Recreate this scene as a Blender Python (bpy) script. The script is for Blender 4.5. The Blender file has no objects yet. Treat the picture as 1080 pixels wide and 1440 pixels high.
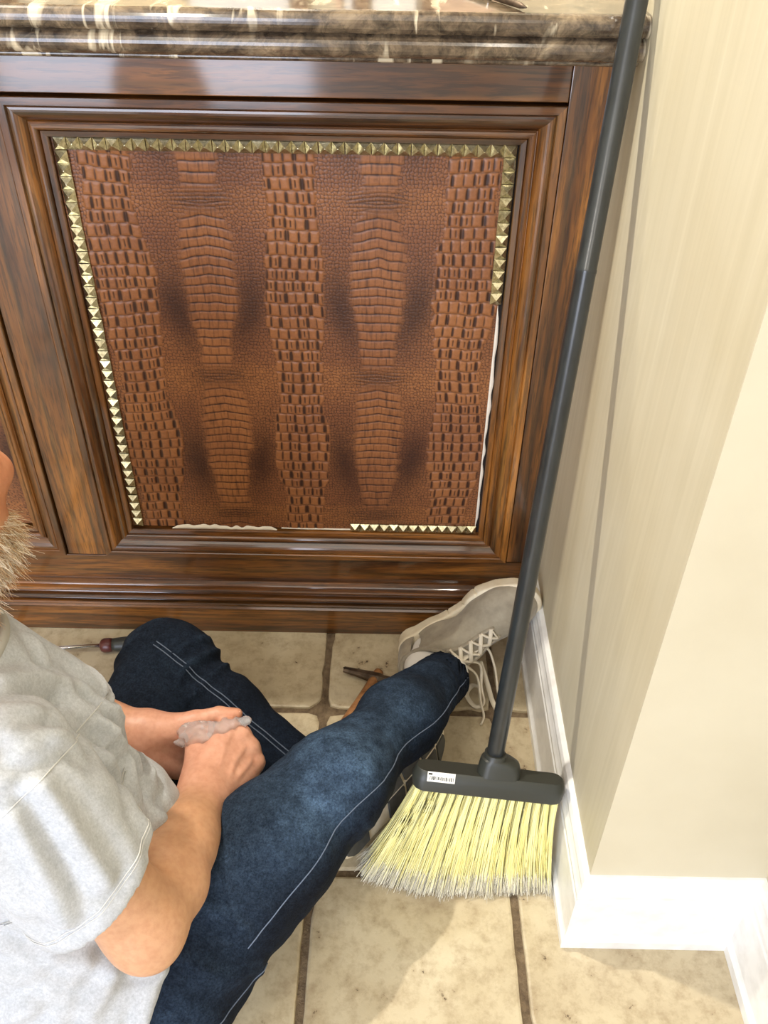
import bpy, bmesh, math, random
import numpy as np
from mathutils import Vector, Matrix
from mathutils.bvhtree import BVHTree
random.seed(7); rng = np.random.default_rng(7)
sc = bpy.context.scene
C = sc.collection

# ------------------------------------------------------------------ camera
cam_d = bpy.data.cameras.new('camera'); cam = bpy.data.objects.new('camera', cam_d); C.objects.link(cam)
cam_d.sensor_fit = 'VERTICAL'; cam_d.sensor_height = 36.0; cam_d.sensor_width = 27.0
cam_d.lens = 1247.1 / 1440 * 36.0; cam_d.clip_start = 0.02
_p, _yw, _ro = 0.68352, -0.00085, 0.01845
_f = Vector((math.sin(_yw)*math.cos(_p), math.cos(_yw)*math.cos(_p), -math.sin(_p)))
_r = Vector((math.cos(_yw), -math.sin(_yw), 0)); _u = _r.cross(_f)
_r2 = _r*math.cos(_ro) + _u*math.sin(_ro); _u2 = _u*math.cos(_ro) - _r*math.sin(_ro)
M = Matrix((_r2, _u2, -_f)).transposed().to_4x4(); M.translation = Vector((-0.27969, -1.18376, 1.27))
cam.matrix_world = M
sc.camera = cam

# ------------------------------------------------------------------ world, lights, exposure
w = bpy.data.worlds.new('world'); sc.world = w; w.use_nodes = True
w.node_tree.nodes['Background'].inputs[0].default_value = (1.0, 0.94, 0.85, 1)
w.node_tree.nodes['Background'].inputs[1].default_value = 0.25
sc.view_settings.view_transform = 'Standard'; sc.view_settings.look = 'None'
sc.view_settings.gamma = 1.0; sc.view_settings.use_curve_mapping = False
sc.view_settings.exposure = 0.35

def lamp(name, kind, loc, target, power, color, size=0.05, size_y=None, spot=None, blend=0.3):
    d = bpy.data.lights.new(name, kind); d.energy = power; d.color = color
    if kind == 'AREA':
        d.size = size
        if size_y: d.shape = 'RECTANGLE'; d.size_y = size_y
    else:
        d.shadow_soft_size = size
    if kind == 'SPOT': d.spot_size = spot; d.spot_blend = blend
    o = bpy.data.objects.new(name, d); C.objects.link(o); o.location = loc
    o.rotation_euler = (Vector(target)-Vector(loc)).to_track_quat('-Z', 'Y').to_euler()
    return o
lamp('ceiling_downlight', 'SPOT', (-1.25, 0.00, 2.62), (-0.5, -0.5, 0.0), 140, (1.0, 0.93, 0.80), 0.03, spot=1.9, blend=0.6)
lamp('ceiling_downlight', 'SPOT', (-1.0, -1.75, 2.62), (-0.4, -0.3, 0.3), 22, (1.0, 0.93, 0.81), 0.04, spot=2.0, blend=0.6)
lamp('ceiling_downlight', 'SPOT', (0.10, -2.1, 2.62), (-0.2, -0.4, 0.2), 9, (1.0, 0.93, 0.81), 0.04, spot=1.9, blend=0.6)
lamp('ceiling_downlight', 'SPOT', (-0.6, 0.9, 2.62), (-0.5, 1.4, 1.2), 150, (1.0, 0.93, 0.80), 0.05, spot=2.2, blend=0.6)  # unseen lamp added to brighten the back wall mirrored in the stone
lamp('ceiling_fill', 'AREA', (-0.6, -1.85, 2.68), (-0.6, -1.85, 0), 21, (1.0, 0.95, 0.86), 2.2, 2.9)  # unseen fill added for soft overhead bounce and bright upper stud facets
lamp('window_daylight', 'AREA', (-1.45, -3.45, 1.10), (-1.30, 0.0, 1.0), 85, (0.76, 0.83, 1.0), 1.55, 2.1)

# ------------------------------------------------------------------ numpy noise
def _hash(ix, iy, iz, s):
    n = (ix.astype(np.int64)*73856093) ^ (iy.astype(np.int64)*19349663) ^ (iz.astype(np.int64)*83492791) ^ (s*2654435761)
    n = (n ^ (n >> 13)) * 1274126177 & 0x7fffffff
    n = (n ^ (n >> 11)) * 668265263 & 0x7fffffff
    return (n & 0xffff) / 65535.0
def vnoise(x, y, z, s=0):
    x, y, z = [np.asarray(a, float) for a in np.broadcast_arrays(x, y, z)]
    ix, iy, iz = np.floor(x), np.floor(y), np.floor(z)
    fx, fy, fz = x-ix, y-iy, z-iz
    fx, fy, fz = [t*t*(3-2*t) for t in (fx, fy, fz)]
    r = 0
    for a in (0, 1):
        for b in (0, 1):
            for c in (0, 1):
                wgt = (fx if a else 1-fx)*(fy if b else 1-fy)*(fz if c else 1-fz)
                r = r + wgt*_hash(ix+a, iy+b, iz+c, s)
    return r*2-1
def sstep(a, b, x):
    t = np.clip((x-a)/(b-a), 0, 1); return t*t*(3-2*t)

# ------------------------------------------------------------------ materials
def srgb(r, g, b):
    f = lambda v: v/12.92 if v <= 0.04045 else ((v+0.055)/1.055)**2.4
    return (f(r/255), f(g/255), f(b/255), 1)
class NT:
    def __init__(s, name):
        s.m = bpy.data.materials.new(name); s.m.use_nodes = True; s.t = s.m.node_tree
        s.b = s.t.nodes['Principled BSDF']
    def n(s, typ, **kw):
        nd = s.t.nodes.new(typ)
        for k, v in kw.items():
            if k.startswith('i_'): nd.inputs[k[2:].replace('_', ' ')].default_value = v
            else: setattr(nd, k, v)
        return nd
    def l(s, a, b): s.t.links.new(a, b)
    def set(s, **kw):
        for k, v in kw.items(): s.b.inputs[k.replace('_', ' ')].default_value = v
    def ramp(s, fac, stops):
        r = s.n('ShaderNodeValToRGB'); e = r.color_ramp.elements
        while len(e) < len(stops): e.new(0.5)
        for el, (p, c) in zip(e, stops): el.position = p; el.color = c
        s.l(fac, r.inputs[0]); return r.outputs[0]
    def coords(s, scale=(1, 1, 1), rand=0.0):
        tc = s.n('ShaderNodeTexCoord'); mp = s.n('ShaderNodeMapping'); mp.inputs['Scale'].default_value = scale
        src = tc.outputs['Object']
        if rand:
            oi = s.n('ShaderNodeObjectInfo'); mul = s.n('ShaderNodeVectorMath', operation='SCALE')
            mul.inputs[0].default_value = (rand, rand*1.7, rand*0.9); s.l(oi.outputs['Random'], mul.inputs['Scale'])
            ad = s.n('ShaderNodeVectorMath', operation='ADD'); s.l(src, ad.inputs[0]); s.l(mul.outputs[0], ad.inputs[1]); src = ad.outputs[0]
        s.l(src, mp.inputs[0]); return mp.outputs[0]
    def noise(s, vec, scale, detail=4, rough=0.55, dist=0.0):
        nd = s.n('ShaderNodeTexNoise'); nd.inputs['Scale'].default_value = scale; nd.inputs['Detail'].default_value = detail
        nd.inputs['Roughness'].default_value = rough; nd.inputs['Distortion'].default_value = dist
        s.l(vec, nd.inputs['Vector']); return nd.outputs['Fac']
    def mix(s, fac, a, b, mode='MIX'):
        m = s.n('ShaderNodeMix', data_type='RGBA', blend_type=mode)
        for sock, v in ((m.inputs[0], fac), (m.inputs[6], a), (m.inputs[7], b)):
            if isinstance(v, (float, int, tuple)): sock.default_value = v
            else: s.l(v, sock)
        return m.outputs[2]
    def bump(s, h, strength=0.3, dist=0.002):
        b = s.n('ShaderNodeBump'); b.inputs['Strength'].default_value = strength; b.inputs['Distance'].default_value = dist
        s.l(h, b.inputs['Height']); s.l(b.outputs[0], s.b.inputs['Normal'])
    def col(s, c): s.l(c, s.b.inputs['Base Color'])
    def attr(s, name='Col'):
        a = s.n('ShaderNodeAttribute'); a.attribute_name = name; return a.outputs['Color']

def plain(name, c, rough=0.5, metal=0.0, **kw):
    k = NT(name); k.set(Base_Color=c, Roughness=rough, Metallic=metal, **kw); return k.m

def wood(name, axis):
    k = NT(name)
    s1 = {'x': (4.0, 66, 66), 'z': (66, 66, 4.0)}[axis]; s2 = {'x': (0.9, 9, 9), 'z': (9, 9, 0.9)}[axis]
    v1 = k.coords(s1, 3.0); v2 = k.coords(s2, 3.0)
    broad = k.noise(v2, 1.6, 4, 0.6, 1.2)
    wv = k.n('ShaderNodeTexWave', wave_type='BANDS', bands_direction={'x': 'Z', 'z': 'X'}[axis])
    wv.inputs['Scale'].default_value = 1.1; wv.inputs['Distortion'].default_value = 7.0; wv.inputs['Detail'].default_value = 3
    wv.inputs['Detail Scale'].default_value = 0.9
    k.l(v2, wv.inputs['Vector'])
    fine = k.noise(v1, 3.0, 4, 0.65, 0.3)
    base = k.ramp(broad, [(0.34, srgb(70, 45, 24)), (0.5, srgb(118, 82, 45)), (0.66, srgb(166, 122, 70))])
    cath = k.ramp(wv.outputs['Fac'], [(0.0, srgb(72, 46, 26)), (0.22, srgb(160, 122, 80)), (1.0, srgb(200, 166, 118))])
    c = k.mix(0.62, base, cath, 'MULTIPLY')
    pores = k.ramp(fine, [(0.41, srgb(36, 22, 12)), (0.53, srgb(232, 218, 196))])
    c = k.mix(0.58, c, pores, 'MULTIPLY')
    c = k.mix(1.0, c, (1.46, 1.40, 1.06, 1) if axis == 'x' else (1.80, 1.76, 1.24, 1), 'MULTIPLY')
    k.col(c); k.set(Roughness=0.42, Coat_Weight=0.8, Coat_Roughness=0.09, Coat_IOR=1.6)
    k.bump(fine, 0.16, 0.0012)
    return k.m
M_woodx = wood('oak_horizontal', 'x'); M_woodz = wood('oak_vertical', 'z')

def marble():
    k = NT('brown_marble')
    v = k.coords((1, 1, 1)); vs = k.coords((1.0, 0.45, 0.45))
    n1 = k.noise(v, 16, 8, 0.65, 1.4); n2 = k.noise(v, 55, 6, 0.7, 0.8)
    c = k.ramp(n1, [(0.28, srgb(52, 43, 37)), (0.44, srgb(92, 79, 66)), (0.60, srgb(132, 116, 96)), (0.75, srgb(168, 150, 124))])
    c2 = k.ramp(n2, [(0.36, srgb(48, 40, 36)), (0.56, srgb(255, 250, 240))])
    c = k.mix(0.7, c, c2, 'MULTIPLY')
    tc = k.n('ShaderNodeTexCoord'); mp = k.n('ShaderNodeMapping'); mp.inputs['Rotation'].default_value = (0.2, 0.45, 0.3); mp.inputs['Scale'].default_value = (46, 9, 9)
    k.l(tc.outputs['Object'], mp.inputs[0])
    sl1 = k.ramp(k.noise(mp.outputs[0], 1.0, 3, 0.55, 0.5), [(0.565, (0, 0, 0, 1)), (0.625, (1, 1, 1, 1))])
    msk = k.ramp(k.noise(v, 12, 3), [(0.42, (0, 0, 0, 1)), (0.56, (1, 1, 1, 1))])
    vm = k.mix(1.0, sl1, msk, 'MULTIPLY')
    c = k.mix(vm, c, srgb(205, 192, 165))
    k.col(c); k.set(Roughness=0.13, Coat_Weight=0.3, Coat_Roughness=0.08)
    return k.m
M_marble = marble()

def leather():
    k = NT('embossed_leather'); v = k.coords((1, 1, 1))
    c = k.mix(0.25, k.attr(), k.ramp(k.noise(v, 260, 3), [(0.3, srgb(120, 70, 40)), (0.7, srgb(255, 240, 220))]), 'MULTIPLY')
    k.col(c); k.set(Roughness=0.42, Coat_Weight=0.12, Coat_Roughness=0.25, Specular_IOR_Level=0.35); k.bump(k.noise(v, 900, 2), 0.12, 0.0006); return k.m
M_leather = leather()

def travertine():
    k = NT('travertine'); v = k.coords((1, 1, 1), 5.0)
    n1 = k.noise(v, 5, 6, 0.6, 0.6); n2 = k.noise(v, 38, 6, 0.7); n3 = k.noise(v, 130, 3, 0.6)
    c = k.ramp(n1, [(0.30, srgb(172, 156, 128)), (0.5, srgb(194, 180, 150)), (0.70, srgb(208, 196, 168))])
    c = k.mix(0.5, c, k.ramp(n2, [(0.30, srgb(165, 140, 110)), (0.55, (1, 1, 1, 1))]), 'MULTIPLY')
    pits = k.ramp(n2, [(0.315, srgb(92, 68, 44)), (0.35, (1, 1, 1, 1))])
    c = k.mix(0.85, c, pits, 'MULTIPLY')
    k.col(c); k.set(Roughness=0.42); k.bump(n2, 0.22, 0.003); return k.m
M_tile = travertine()
def grout():
    k = NT('grout'); v = k.coords()
    k.col(k.ramp(k.noise(v, 90, 5), [(0.3, srgb(88, 72, 54)), (0.7, srgb(128, 110, 86))])); k.set(Roughness=0.9); k.bump(k.noise(v, 300, 4), 0.6, 0.004); return k.m
M_grout = grout()
def wallmat():
    k = NT('cream_wall_paint'); v = k.coords((36, 36, 0.8)); v1 = k.coords()
    n = k.noise(v, 2.0, 5, 0.6); n2 = k.noise(v1, 4, 3)
    c = k.ramp(n, [(0.25, srgb(198, 190, 164)), (0.55, srgb(206, 198, 173)), (0.8, srgb(213, 206, 182))])
    c = k.mix(0.35, c, k.ramp(n2, [(0.3, srgb(225, 215, 190)), (0.7, (1, 1, 1, 1))]), 'MULTIPLY')
    k.col(c); k.set(Roughness=0.55); k.bump(n, 0.08, 0.002); return k.m
M_wall = wallmat()
def wallsmooth():
    k = NT('smooth_cream_paint'); v1 = k.coords()
    k.col(k.ramp(k.noise(v1, 6, 4), [(0.3, srgb(200, 191, 166)), (0.7, srgb(207, 199, 175))])); k.set(Roughness=0.6); k.bump(k.noise(v1, 250, 3), 0.08, 0.001); return k.m
M_wall2 = wallsmooth()
def whitepaint():
    k = NT('white_gloss_paint'); v = k.coords()
    k.col(k.ramp(k.noise(v, 30, 5), [(0.3, srgb(226, 225, 222)), (0.6, srgb(242, 242, 240))])); k.set(Roughness=0.3); return k.m
M_white = whitepaint()
M_ceil = plain('ceiling_paint', srgb(235, 230, 220), 0.8)
def brass():
    k = NT('aged_brass'); v = k.coords((1, 1, 1), 4.0)
    k.col(k.ramp(k.noise(v, 220, 4), [(0.3, srgb(158, 148, 114)), (0.65, srgb(214, 206, 174))])); k.set(Metallic=0.95, Roughness=0.27); return k.m
M_brass = brass()
M_black = plain('black_plastic', srgb(50, 52, 47), 0.42)
def poleblack():
    k = NT('black_coated_steel'); v = k.coords((30, 30, 5))
    k.col(k.ramp(k.noise(v, 3, 4), [(0.3, srgb(34, 37, 38)), (0.7, srgb(46, 50, 51))])); k.set(Roughness=0.30, Coat_Weight=0.3, Coat_Roughness=0.2); return k.m
M_pole = poleblack()
M_dark = plain('dark_void', srgb(22, 14, 9), 0.8)
M_glue = plain('dried_glue', srgb(235, 226, 210), 0.5)

def cloth(name, weave=900, strength=0.25, tint=None, sheen=0.15, lo=0.62, hi=1.25, coarse=0.0):
    k = NT(name); v = k.coords()
    c = k.attr()
    sp = k.ramp(k.noise(v, weave*0.4, 4, 0.75), [(0.34, (lo, lo, lo, 1)), (0.66, (hi, hi, hi, 1))]); c = k.mix(0.8, c, sp, 'MULTIPLY')
    if coarse:
        c = k.mix(coarse, c, k.ramp(k.noise(v, 95, 6, 0.8), [(0.36, (0.55, 0.55, 0.58, 1)), (0.64, (1.45, 1.42, 1.38, 1))]), 'MULTIPLY')
    k.col(c); k.set(Roughness=0.95, Sheen_Weight=sheen, Specular_IOR_Level=0.12); k.bump(k.noise(v, weave*0.6, 3), strength, 0.0012); return k.m
M_denim = cloth('denim', 900, 0.5, sheen=0.0, lo=0.45, hi=1.6, coarse=0.8); M_shirt = cloth('heather_jersey', 800, 0.25, lo=0.80, hi=1.16)
def skinmat():
    k = NT('skin'); v = k.coords(); c = k.attr()
    c = k.mix(0.3, c, k.ramp(k.noise(v, 120, 5), [(0.3, srgb(205, 170, 150)), (0.6, (1, 1, 1, 1))]), 'MULTIPLY')
    k.col(c); k.set(Roughness=0.45, Subsurface_Weight=0.12, Subsurface_Radius=(0.010, 0.004, 0.002), Subsurface_Scale=0.6)
    k.bump(k.noise(v, 420, 3), 0.18, 0.0008); return k.m
M_skin = skinmat()
M_hair = (lambda k: (k.col(k.attr()), k.set(Roughness=0.5), k.m)[2])(NT('beard_hair'))
M_bristle = (lambda k: (k.col(k.attr()), k.set(Roughness=0.45, Subsurface_Weight=0.0), k.m)[2])(NT('bristle_nylon'))
def suede():
    k = NT('grey_suede'); v = k.coords()
    k.col(k.ramp(k.noise(v, 25, 6, 0.65), [(0.3, srgb(136, 127, 110)), (0.7, srgb(172, 162, 142))])); k.set(Roughness=0.85, Sheen_Weight=0.2); k.bump(k.noise(v, 700, 3), 0.25, 0.001); return k.m
M_suede = suede()
M_midsole = (lambda k: (k.col(k.ramp(k.noise(k.coords(), 30, 5), [(0.3, srgb(215, 200, 170)), (0.65, srgb(238, 228, 204))])), k.set(Roughness=0.55), k.m)[2])(NT('cream_rubber'))
M_outsole = (lambda k: (k.col(k.ramp(k.noise(k.coords(), 40, 5), [(0.3, srgb(62, 62, 60)), (0.7, srgb(88, 87, 82))])), k.set(Roughness=0.7), k.m)[2])(NT('dark_rubber'))
M_lace = plain('cotton_lace', srgb(222, 212, 192), 0.9)
M_sock = plain('white_sock', srgb(232, 228, 220), 0.95)
M_steel = plain('polished_steel', srgb(200, 200, 200), 0.2, 1.0)
M_iron = (lambda k: (k.col(k.ramp(k.noise(k.coords(), 60, 5), [(0.3, srgb(72, 58, 46)), (0.7, srgb(112, 96, 80))])), k.set(Roughness=0.5, Metallic=0.7), k.m)[2])(NT('worn_iron'))
M_handlewood = (lambda k: (k.col(k.ramp(k.noise(k.coords((8, 60, 60)), 2, 4), [(0.3, srgb(122, 80, 46)), (0.7, srgb(168, 120, 76))])), k.set(Roughness=0.5), k.m)[2])(NT('handle_wood'))
M_redgrip = plain('dark_red_plastic', srgb(88, 42, 38), 0.35)
M_label = plain('paper_label', srgb(240, 238, 230), 0.6)
M_ink = plain('printed_ink', srgb(30, 30, 30), 0.7)
M_clear = (lambda k: (k.set(Base_Color=(0.95, 0.93, 0.95, 1), Roughness=0.14, Transmission_Weight=0.75, IOR=1.2, Specular_IOR_Level=1.0), k.m)[1])(NT('clear_plastic'))
M_collar = plain('collar_rib', srgb(180, 178, 172), 0.95)
M_stitch = plain('denim_stitching', srgb(96, 108, 128), 0.9)
M_thread = plain('shirt_stitching', srgb(206, 206, 204), 0.9)

# ------------------------------------------------------------------ object helpers
def meta(o, label=None, cat=None, group=None, kind=None):
    if label: o['label'] = label
    if cat: o['category'] = cat
    if group: o['group'] = group
    if kind: o['kind'] = kind
    return o
def empty(name, loc, label, cat):
    o = bpy.data.objects.new(name, None); C.objects.link(o); o.location = loc; o.empty_display_size = 0.05
    return meta(o, label, cat)
def link(name, me, mat=None, parent=None, smooth=False):
    o = bpy.data.objects.new(name, me); C.objects.link(o)
    if mat and not me.materials: me.materials.append(mat)
    if parent:
        o.parent = parent
        # meshes are written in world coordinates: undo the parent's placement
        o.matrix_parent_inverse = world_of(parent).inverted()
    if smooth: me.shade_smooth()
    return o
def world_of(o):
    m = Matrix.Translation(o.location) @ o.rotation_euler.to_matrix().to_4x4()
    return world_of(o.parent) @ o.matrix_parent_inverse @ m if o.parent else m
def mesh_np(name, V, F, col=None):
    V = np.asarray(V, np.float32); F = np.asarray(F, np.int32); me = bpy.data.meshes.new(name)
    nf, k = F.shape
    me.vertices.add(len(V)); me.vertices.foreach_set('co', V.ravel())
    me.loops.add(nf*k); me.loops.foreach_set('vertex_index', F.ravel())
    me.polygons.add(nf); me.polygons.foreach_set('loop_start', np.arange(0, nf*k, k, dtype=np.int32))
    me.polygons.foreach_set('loop_total', np.full(nf, k, np.int32))
    me.update(calc_edges=True)
    if col is not None:
        a = me.attributes.new('Col', 'FLOAT_COLOR', 'POINT'); c = np.ones((len(V), 4), np.float32); c[:, :3] = col
        a.data.foreach_set('color', c.ravel())
    return me
def bm_mesh(name, bm):
    bmesh.ops.recalc_face_normals(bm, faces=bm.faces); me = bpy.data.meshes.new(name); bm.to_mesh(me); bm.free(); return me
def box(bm, lo, hi, bev=0.0, mat=None):
    r = bmesh.ops.create_cube(bm, size=1); vs = r['verts']
    for v in vs:
        v.co = Vector([lo[i] + (v.co[i]+0.5)*(hi[i]-lo[i]) for i in range(3)])
        if mat: v.co = mat @ v.co
    if bev:
        es = list({e for v in vs for e in v.link_edges})
        bmesh.ops.bevel(bm, geom=es, offset=bev, segments=2, profile=0.6, affect='EDGES')
def boxobj(name, lo, hi, mat, parent=None, bev=0.0, xf=None):
    bm = bmesh.new(); box(bm, lo, hi, bev, xf); return link(name, bm_mesh(name, bm), mat, parent)
def frames(P):
    P = np.asarray(P, float); T = np.gradient(P, axis=0); T /= np.linalg.norm(T, axis=1)[:, None]+1e-12
    n = np.cross(T[0], (0, 0, 1.0)); n = n if np.linalg.norm(n) > 0.1 else np.cross(T[0], (0, 1.0, 0)); n /= np.linalg.norm(n)
    N = []
    for t in T:
        n = n - t*(n@t); n /= np.linalg.norm(n)+1e-12; N.append(n)
    N = np.array(N); return T, N, np.cross(T, N)
def tube(P, r, k=8, flat=1.0, caps=True):
    P = np.asarray(P, float); T, N, B = frames(P); r = np.broadcast_to(np.asarray(r, float), (len(P),))
    a = np.arange(k)/k*2*np.pi
    V = (P[:, None] + r[:, None, None]*(np.cos(a)[None, :, None]*N[:, None] + flat*np.sin(a)[None, :, None]*B[:, None])).reshape(-1, 3)
    F = []
    for i in range(len(P)-1):
        for j in range(k): F.append((i*k+j, i*k+(j+1) % k, (i+1)*k+(j+1) % k, (i+1)*k+j))
    if caps:
        n = len(V); V = np.vstack([V, P[0], P[-1]]); m = (len(P)-1)*k
        for j in range(k): F.append((n, (j+1) % k, j, j)); F.append((n+1, m+j, m+(j+1) % k, m+(j+1) % k))
    return V, F
def tubemesh(name, lst, k=8, flat=1.0):
    bm = bmesh.new()
    for P, r in lst:
        V, F = tube(P, r, k, flat); vs = [bm.verts.new(v) for v in V]
        for f in F:
            u = []
            [u.append(i) for i in f if i not in u]
            try: bm.faces.new([vs[i] for i in u])
            except ValueError: pass
    return bm_mesh(name, bm)
def spline(P, n=8):
    P = np.asarray(P, float); Q = np.vstack([2*P[0]-P[1], P, 2*P[-1]-P[-2]]); out = []
    for i in range(1, len(Q)-2):
        for t in np.arange(n)/n:
            a, b, c, d = Q[i-1:i+3]
            out.append(0.5*((2*b)+(c-a)*t+(2*a-5*b+4*c-d)*t*t+(3*b-a-3*c+d)*t**3))
    out.append(P[-1]); return np.array(out)
def lathe(name, prof, axis_o, axis_d, k=24):
    d = Vector(axis_d).normalized(); q = d.to_track_quat('Z', 'Y').to_matrix(); bm = bmesh.new(); rings = []
    for r, h in prof:
        rings.append([bm.verts.new(Vector(axis_o) + q @ Vector((r*math.cos(2*math.pi*j/k), r*math.sin(2*math.pi*j/k), h))) for j in range(k)])
    for a, b in zip(rings, rings[1:]):
        for j in range(k): bm.faces.new((a[j], a[(j+1) % k], b[(j+1) % k], b[j]))
    bm.faces.new(rings[0]); bm.faces.new(rings[-1])
    return bm_mesh(name, bm)
def sweep_x(name, prof, x0, x1, m0=0.0, m1=0.0):
    """closed profile of (y, z) run along x; mitre: end x shifted by m*(distance from first point)"""
    bm = bmesh.new(); y0 = prof[0][0]
    A = [bm.verts.new((x0, y, z)) for y, z in prof]; B = [bm.verts.new((x1, y, z)) for y, z in prof]
    n = len(prof)
    for i in range(n): bm.faces.new((A[i], A[(i+1) % n], B[(i+1) % n], B[i]))
    bm.faces.new(A); bm.faces.new(B)
    return bm_mesh(name, bm)

# ------------------------------------------------------------------ signed-distance modelling
class Field:
    def __init__(s, lo, hi, h):
        s.lo = np.array(lo, float); s.h = h; s.n = np.ceil((np.array(hi)-s.lo)/h).astype(int)+1
        s.v = np.full(s.n, 0.08, np.float32)
    def sl(s, lo, hi):
        a = np.maximum(np.floor((np.array(lo)-s.lo)/s.h).astype(int), 0); b = np.minimum(np.ceil((np.array(hi)-s.lo)/s.h).astype(int)+1, s.n)
        if (b <= a).any(): return None
        X = [((np.arange(a[i], b[i]))*s.h+s.lo[i]).astype(np.float32) for i in range(3)]
        return tuple(slice(a[i], b[i]) for i in range(3)), X[0][:, None, None], X[1][None, :, None], X[2][None, None, :]
    def comb(s, sl, d, k, sub=False):
        o = s.v[sl]
        if sub:
            d = -d
            if k <= 0: s.v[sl] = np.maximum(o, d); return
            hh = np.maximum(k-np.abs(o-d), 0)/k; s.v[sl] = np.maximum(o, d)+hh*hh*k*0.25
        else:
            if k <= 0: s.v[sl] = np.minimum(o, d); return
            hh = np.maximum(k-np.abs(o-d), 0)/k; s.v[sl] = np.minimum(o, d)-hh*hh*k*0.25
    def cone(s, a, b, ra, rb, k=0.01, flat=None, sub=False, clip=None):
        a = np.array(a, float); b = np.array(b, float); m = max(ra, rb)*1.3+k+0.012
        g = s.sl(np.minimum(a, b)-m, np.maximum(a, b)+m)
        if g is None: return
        sl, X, Y, Z = g; ab = b-a; L2 = ab@ab+1e-12
        x, y, z = X-a[0], Y-a[1], Z-a[2]
        t = np.clip((x*ab[0]+y*ab[1]+z*ab[2])/L2, 0, 1)
        qx, qy, qz = x-t*ab[0], y-t*ab[1], z-t*ab[2]
        if flat is not None:
            fd = np.array(flat[0], float); fd /= np.linalg.norm(fd); c = qx*fd[0]+qy*fd[1]+qz*fd[2]; e = c*(1/flat[1]-1)
            qx, qy, qz = qx+e*fd[0], qy+e*fd[1], qz+e*fd[2]
        d = np.sqrt(qx*qx+qy*qy+qz*qz)-(ra+(rb-ra)*t)
        if clip is not None:      # cut flat at both ends
            L = math.sqrt(L2); tt = (x*ab[0]+y*ab[1]+z*ab[2])/L
            d = np.maximum(d, np.maximum(-tt, tt-L))
        s.comb(sl, d, k, sub)
    def ell(s, c, r, R=None, k=0.01, sub=False):
        c = np.array(c, float); r = np.array(r, float); m = r.max()+k+0.012
        g = s.sl(c-m, c+m)
        if g is None: return
        sl, X, Y, Z = g; x, y, z = X-c[0], Y-c[1], Z-c[2]
        if R is not None:
            x, y, z = [x*R[i][0]+y*R[i][1]+z*R[i][2] for i in range(3)]
        k0 = np.sqrt((x/r[0])**2+(y/r[1])**2+(z/r[2])**2); k1 = np.sqrt((x/r[0]**2)**2+(y/r[1]**2)**2+(z/r[2]**2)**2)+1e-9
        s.comb(sl, k0*(k0-1)/k1, k, sub)
    def plane(s, p, n, k=0.0, box=None):
        """keep the side the normal points away from"""
        p = np.array(p, float); n = np.array(n, float); n /= np.linalg.norm(n)
        g = s.sl(*(box or (s.lo, s.lo+s.n*s.h))); sl, X, Y, Z = g
        d = (X-p[0])*n[0]+(Y-p[1])*n[1]+(Z-p[2])*n[2]; s.comb(sl, -d, k, True)
    def mesh(s):
        v = s.v; n = v.shape; neg = v < 0
        cnt = np.zeros(tuple(k-1 for k in n), np.uint8)
        for i in (0, 1):
            for j in (0, 1):
                for k in (0, 1): cnt += neg[i:n[0]-1+i, j:n[1]-1+j, k:n[2]-1+k]
        act = (cnt > 0) & (cnt < 8); idx = np.argwhere(act); ids = np.full(cnt.shape, -1, np.int32); ids[act] = np.arange(len(idx))
        acc = np.zeros((len(idx), 3)); c = np.zeros(len(idx))
        cor = [(i, j, k) for i in (0, 1) for j in (0, 1) for k in (0, 1)]
        val = {q: v[idx[:, 0]+q[0], idx[:, 1]+q[1], idx[:, 2]+q[2]].astype(float) for q in cor}
        for p in cor:
            for ax in range(3):
                if p[ax]: continue
                q = list(p); q[ax] = 1; q = tuple(q); A, B = val[p], val[q]; m = (A < 0) != (B < 0)
                t = np.where(m, A/np.where(m, A-B, 1), 0); P = np.tile(np.array(p, float), (len(idx), 1)); P[:, ax] = t
                acc += P*m[:, None]; c += m
        V = (idx+acc/c[:, None])*s.h+s.lo
        F = []
        for ax in range(3):
            o = [(1, 2), (2, 0), (0, 1)][ax]
            s0 = [slice(1, -1)]*3; s0[ax] = slice(0, n[ax]-1); s1 = list(s0); s1[ax] = slice(1, n[ax])
            A = neg[tuple(s0)]; B = neg[tuple(s1)]; e = np.argwhere(A != B); fl = A[e[:, 0], e[:, 1], e[:, 2]]
            for k in range(3):
                if k != ax: e[:, k] += 1
            def cell(du, dv):
                f = e.copy(); f[:, o[0]] -= du; f[:, o[1]] -= dv; return ids[f[:, 0], f[:, 1], f[:, 2]]
            q = np.stack([cell(1, 1), cell(0, 1), cell(0, 0), cell(1, 0)], 1)
            q[~fl] = q[~fl][:, ::-1]; F.append(q)
        F = np.vstack(F); F = F[(F >= 0).all(1)]
        return V, F
def relax(V, F, it=1, a=0.5):
    for _ in range(it):
        S = np.zeros_like(V); c = np.zeros(len(V))
        for i in range(4):
            np.add.at(S, F[:, i], V[F[:, (i+1) % 4]]); np.add.at(S, F[:, i], V[F[:, (i+3) % 4]]); np.add.at(c, F[:, i], 2)
        V = V*(1-a)+a*S/c[:, None]
    return V
def vnormals(V, F):
    n = np.cross(V[F[:, 2]]-V[F[:, 0]], V[F[:, 3]]-V[F[:, 1]]); N = np.zeros_like(V)
    for i in range(4): np.add.at(N, F[:, i], n)
    return N/(np.linalg.norm(N, axis=1)[:, None]+1e-12)
nrm = lambda v: np.array(v, float)/np.linalg.norm(v)

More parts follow.
